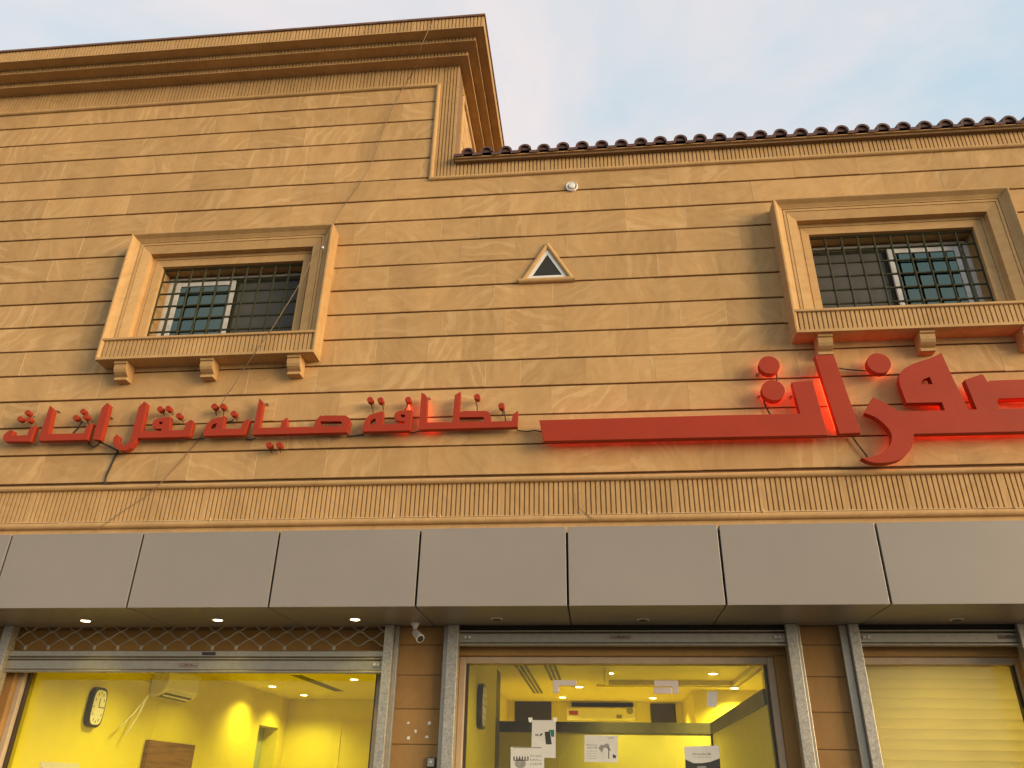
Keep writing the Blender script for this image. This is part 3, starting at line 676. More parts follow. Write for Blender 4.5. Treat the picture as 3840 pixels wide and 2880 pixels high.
MB().tube([(bx, by, ZS-0.05), (bx+0.003, by-0.005, ZS-0.075), (bx+0.018, by-0.02, ZS-0.095)], 0.009, 10).build('arm', 'white_pvc', sc_, smooth=True)
ax = Vector((0.055, -0.06, -0.055)).normalized(); bo = Vector((bx+0.012, by-0.012, ZS-0.085))
MB().lathe([(0.012, -0.028), (0.026, -0.016), (0.031, 0.01), (0.031, 0.078), (0.034, 0.08), (0.034, 0.098), (0.029, 0.10)], bo, ax, 22).build('body', 'white_pvc', sc_, smooth=True)
MB().lathe([(0.027, 0.092), (0.027, 0.1012)], bo, ax, 22).build('lens', 'lamp_dark', sc_)
# key-switch box, plaster patches on the pier
q = onY(*G3((872, 1605)), -0.02)
kb = thing('key_switch', (q.x, 0, q.z), 'small square key switch box on the stone pier', 'switch box')
MB().box(q.x-0.034, q.x+0.034, -0.030, -0.0005, q.z-0.036, q.z+0.036).build('box', 'lamp_dark', kb, bevel=0.005); MB().box(q.x-0.027, q.x+0.027, -0.0335, -0.0302, q.z-0.029, q.z+0.029).build('face', 'steel_bar', kb, bevel=0.003)
MB().lathe([(0.009, 0), (0.009, 0.005), (0.004, 0.007)], (q.x, -0.0336, q.z+0.003), (0, -1, 0), 14).build('keyhole', 'lamp_trim', kb)
for i, (u, v, s) in enumerate(((650, 1222, 1.0), (855, 1222, 1.25), (725, 1300, 1.2), (655, 1368, 1.4), (832, 1357, 1.3))):
    q = onY(*G3((u, v)), 0.0); pts = [(q.x+0.0105*s*rnd(.45, 1.25)*cos(2*pi*k/11), q.z+0.0115*s*rnd(.45, 1.25)*sin(2*pi*k/11)) for k in range(11)]
    tag(MB().poly(pts, [], -0.0045, -0.001).build('plaster_patch', 'paper'), 'white plaster patch left on the brown stone pier', 'plaster', 'plaster patches on the pier')
# round wall vent
q = onY(2080+1065/16.59, 640+960/16.59, -0.02)
vt = thing('round_vent', (q.x, 0, q.z), 'round cream wall vent with a disc cover below the roof tiles', 'vent')
MB().lathe([(0.066, 0.002), (0.068, 0.014), (0.060, 0.026), (0.050, 0.022), (0.046, 0.008), (0.040, 0.006)], (q.x, 0, q.z), (0, -1, 0), 36).build('rim', 'white_pvc', vt, smooth=True)
MB().lathe([(0.042, 0.0055), (0.0445, 0.0075), (0.044, 0.009)], (q.x, 0, q.z), (0, -1, 0), 36).build('recess', 'lamp_dark', vt)
MB().lathe([(0.037, 0.008), (0.037, 0.030), (0.033, 0.034), (0.018, 0.036), (0.004, 0.036)], (q.x, 0, q.z), (0, -1, 0), 36).build('disc', 'white_pvc', vt, smooth=True)

# ------------------------------------------------------------------ the sign: five words of raised red letters
def outline(f, pts, Y): return [(onY(*f(p), Y).x, onY(*f(p), Y).z) for p in pts]
def smooth_ring(r): return r
SY, ST = -0.112, 0.060      # small letters: front plane, depth
BY, BT = -0.145, 0.072      # big letters
SIGN = {}
def word(key, label): SIGN[key] = thing('sign_word', (0, -0.1, 4.6), label, 'sign', 'raised red sign words'); return SIGN[key]
w_f = word('furniture', 'small red raised Arabic word for furniture, farthest from the big red word')
w_m = word('moving', 'small red raised Arabic word for moving, with a hooked tail dropping below its line')
w_r = word('maintenance', 'small red raised Arabic word for maintenance, with two dots below its line')
w_c = word('cleaning', 'small red raised Arabic word for cleaning, beside the big red word')
w_b = word('name', 'big red raised Arabic shop name lit from behind with red light')
def letter(wd, f, pts, hs=(), big=False):
    Y, T = (BY, BT) if big else (SY, ST)
    return MB().poly(outline(f, pts, Y), [outline(f, h, Y) for h in hs], Y, Y+T).build('letter', 'red_letter', wd, bevel=0.0025)
def pin(wd, x, z, Yb): MB().tube([(x, Yb-0.002, z), (x, 0.001, z)], 0.004, 6).build('standoff_pin', 'pin_steel', wd)
def dot(wd, f, c, big=False, r=None):
    Y, T = (BY, BT) if big else (SY, ST); q = onY(*f(c), Y)
    MB().lathe([(r-0.002, 0.0), (r, -0.002), (r, -T)], (q.x, Y, q.z), (0, -1, 0), 28).build('letter_dot', 'red_letter', wd, smooth=True)
    pin(wd, q.x+r*0.55, q.z+r*0.1, Y+T); return q
letter(w_f, S1, [(48, 597), (28, 565), (38, 528), (72, 494), (105, 474), (140, 484), (122, 533), (283, 530), (300, 466), (340, 440), (374, 430), (310, 595)])
letter(w_f, S1, [(390, 590), (515, 222), (552, 258), (497, 517), (868, 510), (893, 440), (958, 402), (905, 578)])
letter(w_f, S1, [(960, 575), (1055, 246), (1112, 192), (1138, 214), (1040, 580)])
for c in ((203, 358), (280, 293), (295, 366), (780, 345), (856, 280), (885, 336)): dot(w_f, S1, c, r=0.0275)
letter(w_m, S1, [(1495, 180), (1524, 198), (1465, 490), (1668, 484), (1672, 464), (1620, 466), (1586, 450), (1574, 415), (1592, 378), (1640, 353), (1765, 338), (1755, 480), (1905, 475), (1928, 402), (1980, 368), (2006, 386),
                 (1968, 535), (1950, 548), (1420, 560), (1400, 608), (1355, 660), (1295, 690), (1240, 688), (1190, 652), (1167, 605), (1178, 552), (1212, 520), (1234, 545), (1222, 578), (1246, 620), (1300, 638), (1345, 590), (1438, 234)], [[(1640, 416), (1643, 392), (1684, 391), (1682, 415)]])
for c in ((1850, 325), (1655, 255), (1740, 250)): dot(w_m, S1, c, r=0.0285)
letter(w_r, S2, [(112, 538), (122, 480), (155, 413), (200, 368), (255, 348), (300, 343), (336, 327), (320, 463), (505, 461), (522, 400), (582, 360), (596, 372), (542, 515), (520, 528)], [[(183, 466), (190, 437), (215, 416), (252, 410), (246, 464)]])
letter(w_r, S2, [(622, 525), (697, 147), (738, 188), (690, 455), (915, 450), (930, 385), (985, 347), (978, 448), (1262, 443), (1280, 380), (1335, 322), (1352, 334), (1368, 326), (1590, 325), (1625, 348), (1642, 385), (1605, 500)], [[(1332, 388), (1540, 386), (1558, 405), (1545, 433), (1335, 438)]])
for c in ((227, 228), (316, 228), (428, 303), (795, 628), (900, 628)): dot(w_r, S2, c, r=0.0295)
letter(w_c, S3, [(105, 605), (110, 550), (140, 470), (190, 425), (250, 408), (325, 390), (315, 528), (545, 520), (545, 498), (490, 497), (450, 480), (435, 440), (450, 405), (490, 388), (625, 377), (602, 592)],
       [[(175, 530), (185, 495), (215, 473), (245, 470), (240, 528)], [(502, 428), (548, 428), (548, 455), (508, 455)]])
letter(w_c, S3, [(690, 583), (720, 198), (758, 218), (780, 248), (772, 510), (1040, 505), (1065, 225), (1125, 188), (1113, 405), (1155, 389), (1395, 388), (1428, 410), (1440, 450), (1428, 500), (1655, 493), (1668, 422), (1722, 388), (1715, 555)],
       [[(1112, 455), (1355, 452), (1372, 470), (1365, 497), (1112, 500)]])
for c in ((185, 270), (293, 275), (580, 270), (1295, 240), (1548, 333)): dot(w_c, S3, c, r=0.0295)
ID = crop(0, 0, 1.0)
letter(w_b, ID, [(2039.7, 1654.2), (2022.3, 1575.4), B1((0, 888)), B1((1040, 868)), B1((930, 458)), B1((1200, 440)), B1((1400, 1145)), B1((0, 1172))], big=True)
letter(w_b, B1, [(1230, 115), (1475, 108), (1830, 1115), (1550, 1128)], big=True)
letter(w_b, B2, [(255, 652), (420, 730), (600, 840), (1188, 826), (1150, 720), (690, 728), (612, 520), (592, 440), (600, 370), (622, 322), (660, 283), (720, 248), (790, 215), (880, 184), (990, 150), (1080, 112), (1140, 78), (1340, 515), (1495, 815), (1603, 812),
                 (1445, 428), (1560, 392), (1660, 356), (1690, 372), (1740, 460), (1770, 440), (2212, 424), (2600, 410), (2690, 440), (2740, 520), (2740, 1000), (2680, 1085), (2212, 1096), (785, 1128), (784, 1180), (775, 1250), (750, 1320), (720, 1365), (670, 1418), (600, 1462),
                 (535, 1484), (470, 1498), (400, 1505), (330, 1506), (260, 1500), (190, 1482), (110, 1440), (170, 1438), (230, 1430), (330, 1400), (390, 1362), (440, 1320), (490, 1250), (502, 1170), (490, 1120), (465, 1070), (400, 1000), (350, 955), (280, 910), (210, 880), (145, 860)],
       [[(872, 487), (880, 450), (910, 420), (990, 390), (1033, 487)], [(1865, 700), (1890, 670), (2212, 660), (2420, 650), (2460, 680), (2460, 770), (2430, 800), (1890, 800)]], big=True)
dot(w_b, B1, (640, 236), True, 0.094); dot(w_b, B1, (690, 563), True, 0.104); dot(w_b, B1, (2062, 212), True, 0.104)
# neon tubes fixed behind the big word (and two short lit lengths behind the small word beside it)
NY = -0.034
def neon(wd, f, pts, r=0.007):
    return MB().tube([onY(*f(p), NY) for p in pts], r, 8).build('neon_tube', 'neon_red', wd, smooth=True)
neon(w_b, ID, [(2060, 1630), (2200, 1624), (2400, 1616), (2600, 1609), (2800, 1604), (3060, 1600)]); neon(w_b, B1, [(1010, 500), (1120, 860)]); neon(w_b, B1, [(1150, 480), (1300, 1050)])
neon(w_b, B1, [(1330, 330), (1560, 1050)]); neon(w_b, B1, [(1290, 420), (1500, 1080)], 0.006)
for c, rr in (((640, 246), 100), ((690, 578), 116), ((2062, 226), 110)): neon(w_b, B1, [(c[0]+rr*cos(2*pi*k/14), c[1]+rr*0.85*sin(2*pi*k/14)) for k in range(-1, 9)])
neon(w_b, B2, [(800, 1090), (1500, 1075), (2212, 1050), (2600, 1040)]); neon(w_b, B2, [(1220, 800), (1120, 660), (900, 690)]); neon(w_b, B2, [(1490, 470), (1620, 780), (2000, 860), (2400, 850)]); neon(w_b, B2, [(2000, 620), (2400, 610)])
neon(w_b, B2, [(620, 1010), (650, 1200), (560, 1370), (400, 1450)])
neon(w_c, S3, [(760, 300), (752, 500), (770, 560), (880, 565)], 0.006); neon(w_c, S3, [(480, 570), (575, 565)], 0.006); neon(w_c, S3, [(590, 330), (600, 390)], 0.005)
# brackets and pins
for f, c in ((S1, (600, 280)), (S1, (1150, 345)), (S2, (775, 205)), (S2, (930, 560)), (S3, (795, 255)), (B1, (505, 640)), (B1, (490, 355)), (B1, (920, 645))):
    q = onY(*f(c), -0.03); MB().box(q.x-0.016, q.x+0.016, -0.05, 0.002, q.z-0.003, q.z+0.003).build('bracket', 'pin_steel', w_b if f is B1 else w_c if f is S3 else w_r if f is S2 else w_f)

# ------------------------------------------------------------------ cables
def cable(pts, r, mat, label, group=None, n=6):
    P = [Vector(p) for p in pts]; Q = []
    for i in range(len(P)-1):      # Catmull-Rom through the points
        a, b, c, d = P[max(i-1, 0)], P[i], P[i+1], P[min(i+2, len(P)-1)]
        for k in range(5):
            t = k/5; Q.append(0.5*((2*b)+(c-a)*t+(2*a-5*b+4*c-d)*t*t+(3*b-a-3*c+d)*t*t*t))
    Q.append(P[-1]); return tag(MB().tube(Q, r, n).build('cable', mat, None, smooth=True), label, 'cable', group)
pts = [onZ(*FU((935, 41)), 9.93), onY(*FU((934, 47)), -0.445), onY(*FU((912, 95)), -0.44), onY(*FU((903, 125)), -0.30), onY(*FU((893, 155)), -0.15)]
pts += [onY(*FU(p), -0.035) for p in ((876, 180), (850, 230), (830, 275), (803, 350), (775, 400), (742, 445))]+[onY(*W1(p), -0.205) for p in ((2085, 60), (2040, 150), (2005, 245), (1925, 325), (1840, 500), (1760, 640), (1660, 800), (1560, 960), (1420, 1160))]
pts += [onY(*W1((1310, 1320)), -0.12), onY(*W1((1250, 1420)), -0.10), onY(*FU((486, 860)), -0.06), onY(*FU((446, 925)), -0.02), onY(*FU((400, 985)), -0.012), onY(*FU((330, 1060)), -0.035), onY(*FU((265, 1105)), -0.03), onY(*FU((205, 1148)), -0.04)]
cable(pts, 0.0042, 'cable_tan', 'thin brown cable hanging from the cornice down past the window')
q = onY(*W1((2005, 250)), -0.21); tag(MB().box(q.x-0.012, q.x+0.012, q.y-0.006, q.y+0.008, q.z-0.012, q.z+0.014).build('cable_clip', 'white_pvc', None, bevel=0.004), 'white clip holding the brown cable on the window surround', 'clip')
def sw(f, ps, label, Y=-0.02, r=0.006): return cable([onY(*f(p), Y) for p in ps], r, 'black_rubber', label)
def stem(wd, f, ps, Y=-0.035, r=0.005): return MB().tube([onY(*f(p), Y) for p in ps], r, 6).build('dot_wire', 'black_rubber', wd, smooth=True)
sw(S3, [(1710, 592), (1790, 600), (1840, 600), (1890, 592), (1965, 606)], 'black wire bridging the gap between the big word and the word for cleaning')
sw(S3, [(-40, 652), (40, 645), (130, 628)], 'black wire entering the word for cleaning near its two paired dots')
sw(S2, [(1605, 538), (1690, 538), (1780, 526)], 'black wire leaving the word for maintenance toward the word for cleaning')
sw(S2, [(-60, 574), (0, 572), (60, 570), (130, 560)], 'black wire between the words for moving and maintenance')
sw(S1, [(1030, 600), (1100, 632), (1170, 665), (1222, 690)], 'black wire from the tall stroke of the furniture word to the hooked tail', -0.04, 0.008)
sw(S1, [(1222, 690), (1180, 780), (1135, 880), (1100, 960), (1090, 1040), (1120, 1052), (1300, 1052), (1480, 1058)], 'thick black cable dropping from the hooked tail to the string course', -0.015, 0.009)
sw(B1, [(1705, 1150), (1780, 1260), (1860, 1360), (1910, 1430)], 'black wire slanting from the big tall stroke down to the big curved tail', -0.03, 0.007)
sw(B1, [(1540, 278), (1650, 296), (1780, 306), (1895, 316)], 'black wire from the big tall stroke across to the single big dot', -0.04, 0.006)
stem(w_c, S3, [(590, 618), (640, 615), (695, 598)], -0.02, 0.006); stem(w_r, S2, [(560, 570), (610, 578), (660, 562)], -0.02, 0.006)
stem(w_f, S1, [(915, 590), (930, 640), (970, 655), (1015, 630), (1035, 600)], -0.04, 0.009); stem(w_b, B1, [(566, 700), (600, 790), (650, 880)], -0.03, 0.007); stem(w_b, B1, [(735, 350), (738, 400), (735, 470)], -0.03, 0.008)
stem(w_f, S1, [(850, 380), (820, 450), (760, 510)], -0.02, 0.008); stem(w_f, S1, [(905, 385), (912, 402), (920, 420)])
for wd, f, a, b in ((w_r, S2, (240, 290), (255, 330)), (w_r, S2, (330, 280), (322, 330)), (w_r, S2, (455, 350), (470, 400)), (w_r, S2, (818, 670), (822, 715)), (w_r, S2, (915, 675), (920, 715)), (w_c, S3, (200, 330), (222, 415)), (w_c, S3, (318, 330), (322, 385)), (w_c, S3, (575, 320), (545, 385)), (w_c, S3, (1285, 300), (1300, 390)), (w_c, S3, (1575, 390), (1592, 500)), (w_c, S3, (1560, 390), (1562, 440)), (w_m, S1, (1690, 300), (1705, 325)), (w_m, S1, (1780, 295), (1790, 325)), (w_m, S1, (1880, 370), (1900, 400))):
    stem(wd, f, [a, ((a[0]+b[0])/2+4, (a[1]+b[1])/2), b])
stem(w_r, S2, [(435, 365), (410, 385), (365, 395)], -0.03, 0.006)
cable([onY(*crop(1900, 1740, 5.53)(p), -0.02) for p in ((1490, 560), (1495, 800), (1515, 920), (1610, 1010))]+[onY(*crop(1900, 1740, 5.53)(p), -0.045) for p in ((1730, 1100), (1850, 1160), (1940, 1215))], 0.003, 'cable_tan', 'short brown wire stub hanging over the fluted string course')

# ------------------------------------------------------------------ shop interiors
ZC = 2.90
def struct(m, name, mat): o = m.build(name, mat); o['kind'] = 'structure'; return o
def room(x0, x1, yb, tag_):
    struct(MB().box(x0-0.1, x1+0.1, 0.31, yb+0.1, -0.11, -0.001), 'floor', 'floor_tile')
    struct(MB().box(x0-0.1, x1+0.1, 0.301, yb+0.1, ZC, ZC+0.1), 'ceiling', 'ceiling_paint')
    struct(MB().box(x0-0.1, x1+0.1, yb, yb+0.1, -0.001, ZC-0.0005), 'back_wall', 'inner_paint')
    struct(MB().box(x1, x1+0.06, 0.301, yb-0.0005, -0.001, ZC-0.0005), 'side_wall', 'inner_paint')
# first shop: left side wall carries the clock, the air conditioner and a doorway
RX, RB = -4.99, 6.62
room(RX, -1.56, RB, 1)
dY0, dY1, dzt = onX(*G2((825, 1440)), RX).y, onX(*G2((1045, 1290)), RX).y, 2.12
q1 = onX(*G2((862, 1240)), RX); q2 = onX(*G2((1048, 1268)), RX); dY0, dY1, dzt = q1.y, q2.y, (q1.z+q2.z)/2
m = MB(); m.box(RX-0.06, RX, 0.301, dY0, -0.001, ZC-0.0005); m.box(RX-0.06, RX, dY1, RB-0.0005, -0.001, ZC-0.0005); m.box(RX-0.06, RX, dY0, dY1, dzt, ZC-0.0005); struct(m, 'side_wall', 'inner_paint')
m = MB(); m.box(RX-0.50, RX-0.061, dY0-0.05, dY0, 0, dzt+0.05); m.box(RX-0.50, RX-0.061, dY1, dY1+0.05, 0, dzt+0.05); m.box(RX-0.5, RX-0.061, dY0, dY1, dzt, dzt+0.05); m.build('doorway_lining', 'inner_paint')['kind'] = 'structure'
dr = thing('inner_door', (RX-0.2, dY0, 0), 'pale green door in the side wall of the yellow shop', 'door'); MB().box(RX-0.26, RX-0.22, dY0+0.001, dY1-0.001, 0.0, dzt-0.002).build('leaf', 'door_tint', dr, bevel=0.003)
MB().box(RX-0.22, RX-0.17, dY1-0.16, dY1-0.12, 1.55, 1.72).build('handle', 'clock_rim', dr, bevel=0.01)
def wall_clock(f, c, X, label, sgn=1, hh=0.21, hw=0.15):
    q = onX(*f(c), X); t = thing('wall_clock', (X, q.y, q.z), label, 'clock')
    def ov(a, b, n=28): return [(a*math.copysign(abs(cos(2*pi*k/n))**0.55, cos(2*pi*k/n)), b*math.copysign(abs(sin(2*pi*k/n))**0.55, sin(2*pi*k/n))) for k in range(n)]
    def plate(a, b, x0, x1, nm, mat, bev):
        m = MB(); r = ov(a, b); n = len(r)
        for x in (x0, x1): m.v += [(X+sgn*x, q.y+u, q.z+v) for u, v in r]
        m.f += [(i, (i+1) % n, n+(i+1) % n, n+i) for i in range(n)]+[tuple(range(n))[::-1], tuple(range(n, 2*n))]; return m.build(nm, mat, t, bevel=bev)
    plate(hw, hh, 0.001, 0.055, 'rim', 'clock_rim', 0.008); plate(hw*0.82, hh*0.86, 0.05, 0.058, 'face', 'clock_face', 0.002)
    m = MB(); m.box(X+sgn*0.058, X+sgn*0.061, q.y-0.004, q.y+0.004, q.z, q.z+0.08); m.box(X+sgn*0.061, X+sgn*0.063, q.y, q.y+0.07, q.z-0.004, q.z+0.004); m.build('hands', 'clock_rim', t)
    m = MB()
    for k in range(12): u, v = hw*0.66*sin(pi*k/6), hh*0.72*cos(pi*k/6); m.box(X+sgn*0.0582, X+sgn*0.0595, q.y+u-0.006, q.y+u+0.006, q.z+v-0.012, q.z+v+0.012)
    m.build('hour_marks', 'ink_grey', t)
wall_clock(G1, (905, 1068), RX, 'tall rounded wall clock with pale face beside the air conditioner', 1, 0.185, 0.125)
# air conditioner on the side wall
qa, qb = onX(*G2((-340+170, 990)), RX), None
a0 = onX(*G1((1440, 900)), RX+0.0); a1 = onX(*G2((325, 870)), RX)
acY0, acY1 = a0.y+0.02, a1.y-0.55; acZ1 = 2.62
t = thing('air_conditioner', (RX, (acY0+acY1)/2, 2.35), 'white split air conditioner on the side wall of the yellow shop', 'air conditioner')
pf = [(0.002, 0.0), (0.10, 0.0), (0.165, 0.03), (0.205, 0.09), (0.21, 0.27), (0.19, 0.295), (0.002, 0.30)]
def ac(P, pf, P0, du, dn, u0, u1, t):
    MB().prism(pf, P0, du, dn, u0, u1).build('casing', 'ac_plastic', t, bevel=0.012)
    MB().prism([(0.06, -0.004), (0.10, -0.004), (0.172, 0.027), (0.168, 0.034), (0.10, 0.003), (0.06, 0.003)], P0, du, dn, u0+0.06, u1-0.06).build('outlet', 'ac_dark', t)
    MB().prism([(0.12, 0.002), (0.126, 0.0), (0.19, 0.05), (0.186, 0.056)], P0, du, dn, u0+0.08, u1-0.08).build('flap', 'ac_plastic', t)
lowz = onX(*G2((230, 1030)), RX+0.12).z
ac(None, pf, (RX, 0, lowz), YP, XP, acY0, acY1, t)
for e0, e1 in (((1165, 1262), 0.012), ((1225, 1335), 0.016)):
    a_ = onX(*G1((1440, 955)), RX+0.20); b_ = onX(*G1(e0), RX+0.10); MB().tube([a_, a_.lerp(b_, 0.5)+Vector((0.01, 0, -0.01)), b_], e1*0.6, 5).build('hanging_tape', 'paper', t)
# walnut wall cabinet, notice sheet
q1 = onX(*crop(0, 1920, 1.728)((955, 1475)), RX+0.02); q2 = onX(*crop(0, 1920, 1.728)((1250, 1500)), RX+0.02)
cb = thing('wall_cabinet', (RX, q1.y, 1.4), 'walnut panelled cabinet on the side wall under the air conditioner', 'cabinet')
MB().box(RX+0.001, RX+0.06, q1.y, q2.y, 0.6, q1.z).build('panel', 'walnut', cb, bevel=0.004); MB().box(RX+0.061, RX+0.10, q1.y+0.5*(q2.y-q1.y), q2.y, 0.7, 1.70).build('screen', 'clock_rim', cb, bevel=0.004)
q1 = onX(*G1((400, 1595)), RX+0.005); q2 = onX(*G1((780, 1590)), RX+0.005)
ns = thing('notice_strip', (RX, q1.y, 1.7), 'pale printed notice strip low on the yellow side wall', 'notice'); MB().box(RX+0.001, RX+0.006, q1.y, q2.y, 1.55, q1.z).build('sheet', 'paper', ns)
for u in (0.04, 0.92): MB().box(RX+0.0062, RX+0.0075, q1.y+u*(q2.y-q1.y), q1.y+(u+0.05)*(q2.y-q1.y), q1.z-0.10, q1.z-0.05).build('stamp', 'ink_red', ns)
# white framed board on the back wall
m = MB(); bx0, bx1 = onY(*G3((10, 1240)), RB-0.01).x, onY(*G3((318, 1240)), RB-0.01).x; bz0, bz1 = 1.66, onY(*G3((160, 1235)), RB-0.01).z
wb = thing('wall_board', ((bx0+bx1)/2, RB, 1.7), 'white framed board on the back wall of the yellow shop', 'board'); MB().box(bx0, bx1, RB-0.02, RB-0.001, bz0, bz1).build('board', 'inner_paint', wb)
m.box(bx0-0.03, bx0, RB-0.03, RB-0.001, bz0, bz1); m.box(bx1, bx1+0.03, RB-0.03, RB-0.001, bz0, bz1); m.box(bx0-0.03, bx1+0.03, RB-0.03, RB-0.001, bz1, bz1+0.03); m.build('frame', 'ceiling_paint', wb)
IG = 'downlights in the yellow shop ceilings'
for f, c, lb in ((G2, (990, 865), 'lit ceiling downlight over the side wall just before the green door'), (G2, (1295, 950), 'lit ceiling downlight past the green door near the back wall'), (G3, (125, 797), 'lit ceiling downlight close to the stone pier, beside the galvanised guide')):
    q = onZ(*f(c), ZC-0.002); downlight(q.x, q.y, ZC, 1, lb, IG, 36.0, 0.068, 140)
for x, y in ((-4.15, 1.5), (-4.1, 2.9), (-3.2, 1.6), (-2.0, 1.6)): downlight(x, y, ZC, 1, 'added fill-light ceiling downlight near the window of the shop with the wall clock', IG, 34.0, 0.068, 140)  # lamps above the line of sight, added to fill the shop's front with light
# slot diffusers
def diffuser(f, a, b, label, n=3, w=0.035):
    p, q = onZ(*f(a), ZC), onZ(*f(b), ZC); t = thing('slot_diffuser', (p.x, p.y, ZC), label, 'air diffuser', 'ceiling slot diffusers')
    d = (q-p).normalized(); s = Vector((-d.y, d.x, 0))
    for i in range(n):
        m = MB(); o = s*(w*1.5*(i-(n-1)/2)); c = [p+o-s*w/2, q+o-s*w/2, q+o+s*w/2, p+o+s*w/2]
        m.v = [(v.x, v.y, ZC-0.004) for v in c]+[(v.x, v.y, ZC+0.01) for v in c]; m.f = [(0, 1, 2, 3), (7, 6, 5, 4), (0, 4, 5, 1), (1, 5, 6, 2), (2, 6, 7, 3), (3, 7, 4, 0)]; m.build('slot', 'ac_dark', t)
diffuser(G2, (1220, 755), (1640, 912), 'dark slot air diffuser in the ceiling of the shop with the side-wall clock')
# second shop behind the glass door
RB2 = onZ(*DC((1300, 805)), ZC).y; RX2 = -1.12
print('room2 back', RB2)
struct(MB().box(-1.50, 2.8, 0.31, RB2+0.1, -0.11, -0.001), 'floor', 'floor_tile'); struct(MB().box(-1.50, 2.8, 0.301, RB2+0.1, ZC, ZC+0.1), 'ceiling', 'ceiling_paint')
struct(MB().box(-1.50, 2.8, RB2, RB2+0.1, -0.001, ZC-0.0005), 'back_wall', 'inner_paint'); struct(MB().box(1.90, 1.96, 0.301, 3.0995, -0.001, ZC-0.0005), 'side_wall', 'inner_paint')
struct(MB().box(2.70, 2.76, 3.101, RB2-0.0005, -0.001, ZC-0.0005), 'side_wall', 'inner_paint'); struct(MB().box(1.31, 2.699, 5.02, RB2-0.001, -0.001, ZC-0.0005), 'side_wall', 'inner_paint')
yend = onX(*G3((1505, 1000)), RX2).y
struct(MB().box(RX2-0.06, RX2, 0.301, yend, -0.001, ZC-0.0005), 'side_wall', 'inner_paint'); struct(MB().box(-1.46, -1.40, 0.301, RB2-0.0005, -0.001, ZC-0.0005), 'side_wall', 'inner_paint')
pq = onX(*G3((1540, 1180)), RX2)
MB().box(RX2-0.055, RX2+0.004, yend, yend+0.35, 1.0, ZC-0.05).build('wall_end', 'partition_steel')['kind'] = 'structure'
wall_clock(G3, (1335, 1060), RX2, 'wall clock seen edge-on just inside the glass door', 1, 0.20, 0.15)
p1, p2 = onY(*DC((780, 870)), RB2-0.2), onY(*DC((1665, 1045)), RB2-0.2)
t = thing('air_conditioner', ((p1.x+p2.x)/2, RB2, p2.z), 'white split air conditioner with red sticker on the back wall behind the glass door', 'air conditioner')
hz = p1.z-p2.z
MB().prism([(0.002, 0), (0.17, 0.0), (0.20, 0.03), (0.205, hz-0.03), (0.19, hz), (0.002, hz)], (0, RB2, p2.z), XP, YM, p1.x, p2.x).build('casing', 'ac_plastic', t, bevel=0.012)
wac = p2.x-p1.x; MB().box(p1.x+wac*0.03, p1.x+wac*0.165, RB2-0.209, RB2-0.2056, p2.z+hz*0.40, p2.z+hz*0.72).build('sticker', 'ink_red', t); MB().box(p1.x+wac*0.73, p1.x+wac*0.81, RB2-0.209, RB2-0.2056, p2.z+hz*0.15, p2.z+hz*0.45).build('sticker', 'ink_grey', t)
MB().lathe([(0.05, 0), (0.05, 0.003)], (p1.x+wac*0.93, RB2-0.2056, p2.z+hz*0.75), (0, -1, 0), 16).build('round_sticker', 'ink_grey', t)
for i, (a, b) in enumerate((((110, 790), (580, 1030)), ((1860, 825), (2200, 1045)))):
    u, v = onY(*DC(a), RB2-0.01), onY(*DC(b), RB2-0.01); t = thing('wall_opening', ((u.x+v.x)/2, RB2, v.z), ('dark glazed opening beside the hanging phone poster', 'dark slatted panel on the back wall near the door hinge')[i], 'opening')
    MB().box(u.x, v.x, RB2-0.03, RB2-0.001, v.z-0.3, u.z).build('panel', 'smoked', t, bevel=0.004)
p1, p2 = onY(*DC((840, 810)), RB2-0.005), onY(*DC((1640, 870)), RB2-0.005); t = thing('wall_strip', (p1.x, RB2, p1.z), 'dark strip of wall above the back-wall air conditioner', 'wall strip'); MB().box(p1.x, p2.x, RB2-0.006, RB2-0.001, p2.z, p1.z).build('strip', 'smoked', t)
# glazed partition: its top rail turns a corner and runs back to the shop window
zr, ca = 2.40, onZ(*G5((720, 1222)), 2.40)
pt = thing('glass_partition', (ca.x, ca.y, 0), 'steel-railed frosted partition with a corner post inside the glass door', 'partition')
hr = 0.10*(ca.y+6.7)/9.0*1.05
MB().box(-1.39, ca.x, ca.y, ca.y+0.05, zr-hr, zr).build('top_rail', 'partition_steel', pt, bevel=0.004); MB().box(ca.x-0.05, ca.x, 0.36, ca.y-0.0005, zr-hr, zr-0.001).build('top_rail', 'partition_steel', pt, bevel=0.004)
MB().box(ca.x-0.052, ca.x+0.002, ca.y-0.002, ca.y+0.052, 0, zr+0.004).build('post', 'partition_steel', pt, bevel=0.004)
MB().box(-1.39, ca.x-0.053, ca.y+0.02, ca.y+0.03, 0, zr-hr-0.001).build('frosted_pane', 'frosted', pt); MB().box(ca.x-0.03, ca.x-0.02, 0.36, ca.y-0.003, 0, zr-hr-0.001).build('frosted_pane', 'frosted', pt)
for f, c, lb in ((DC, (1330, 430), 'lit downlight inside the ceiling tray behind the glass door'), (DC, (940, 607), 'lit downlight beside the L-shaped door fitting next to the slot diffuser'), (DC, (725, 742), 'lit downlight between the dark glazed opening and the back-wall air conditioner'),
                (DC, (1895, 752), 'lit downlight over the dark slatted back-wall panel'), (G5, (708, 742), 'lit downlight above the tilted paper note'), (G5, (918, 882), 'lit downlight above the slanting partition rail')):
    q = onZ(*f(c), ZC-0.002); downlight(q.x, q.y, ZC-(0.0 if c != (1330, 430) else 0.0), 1, lb, IG, 48.0, 0.068, 140)
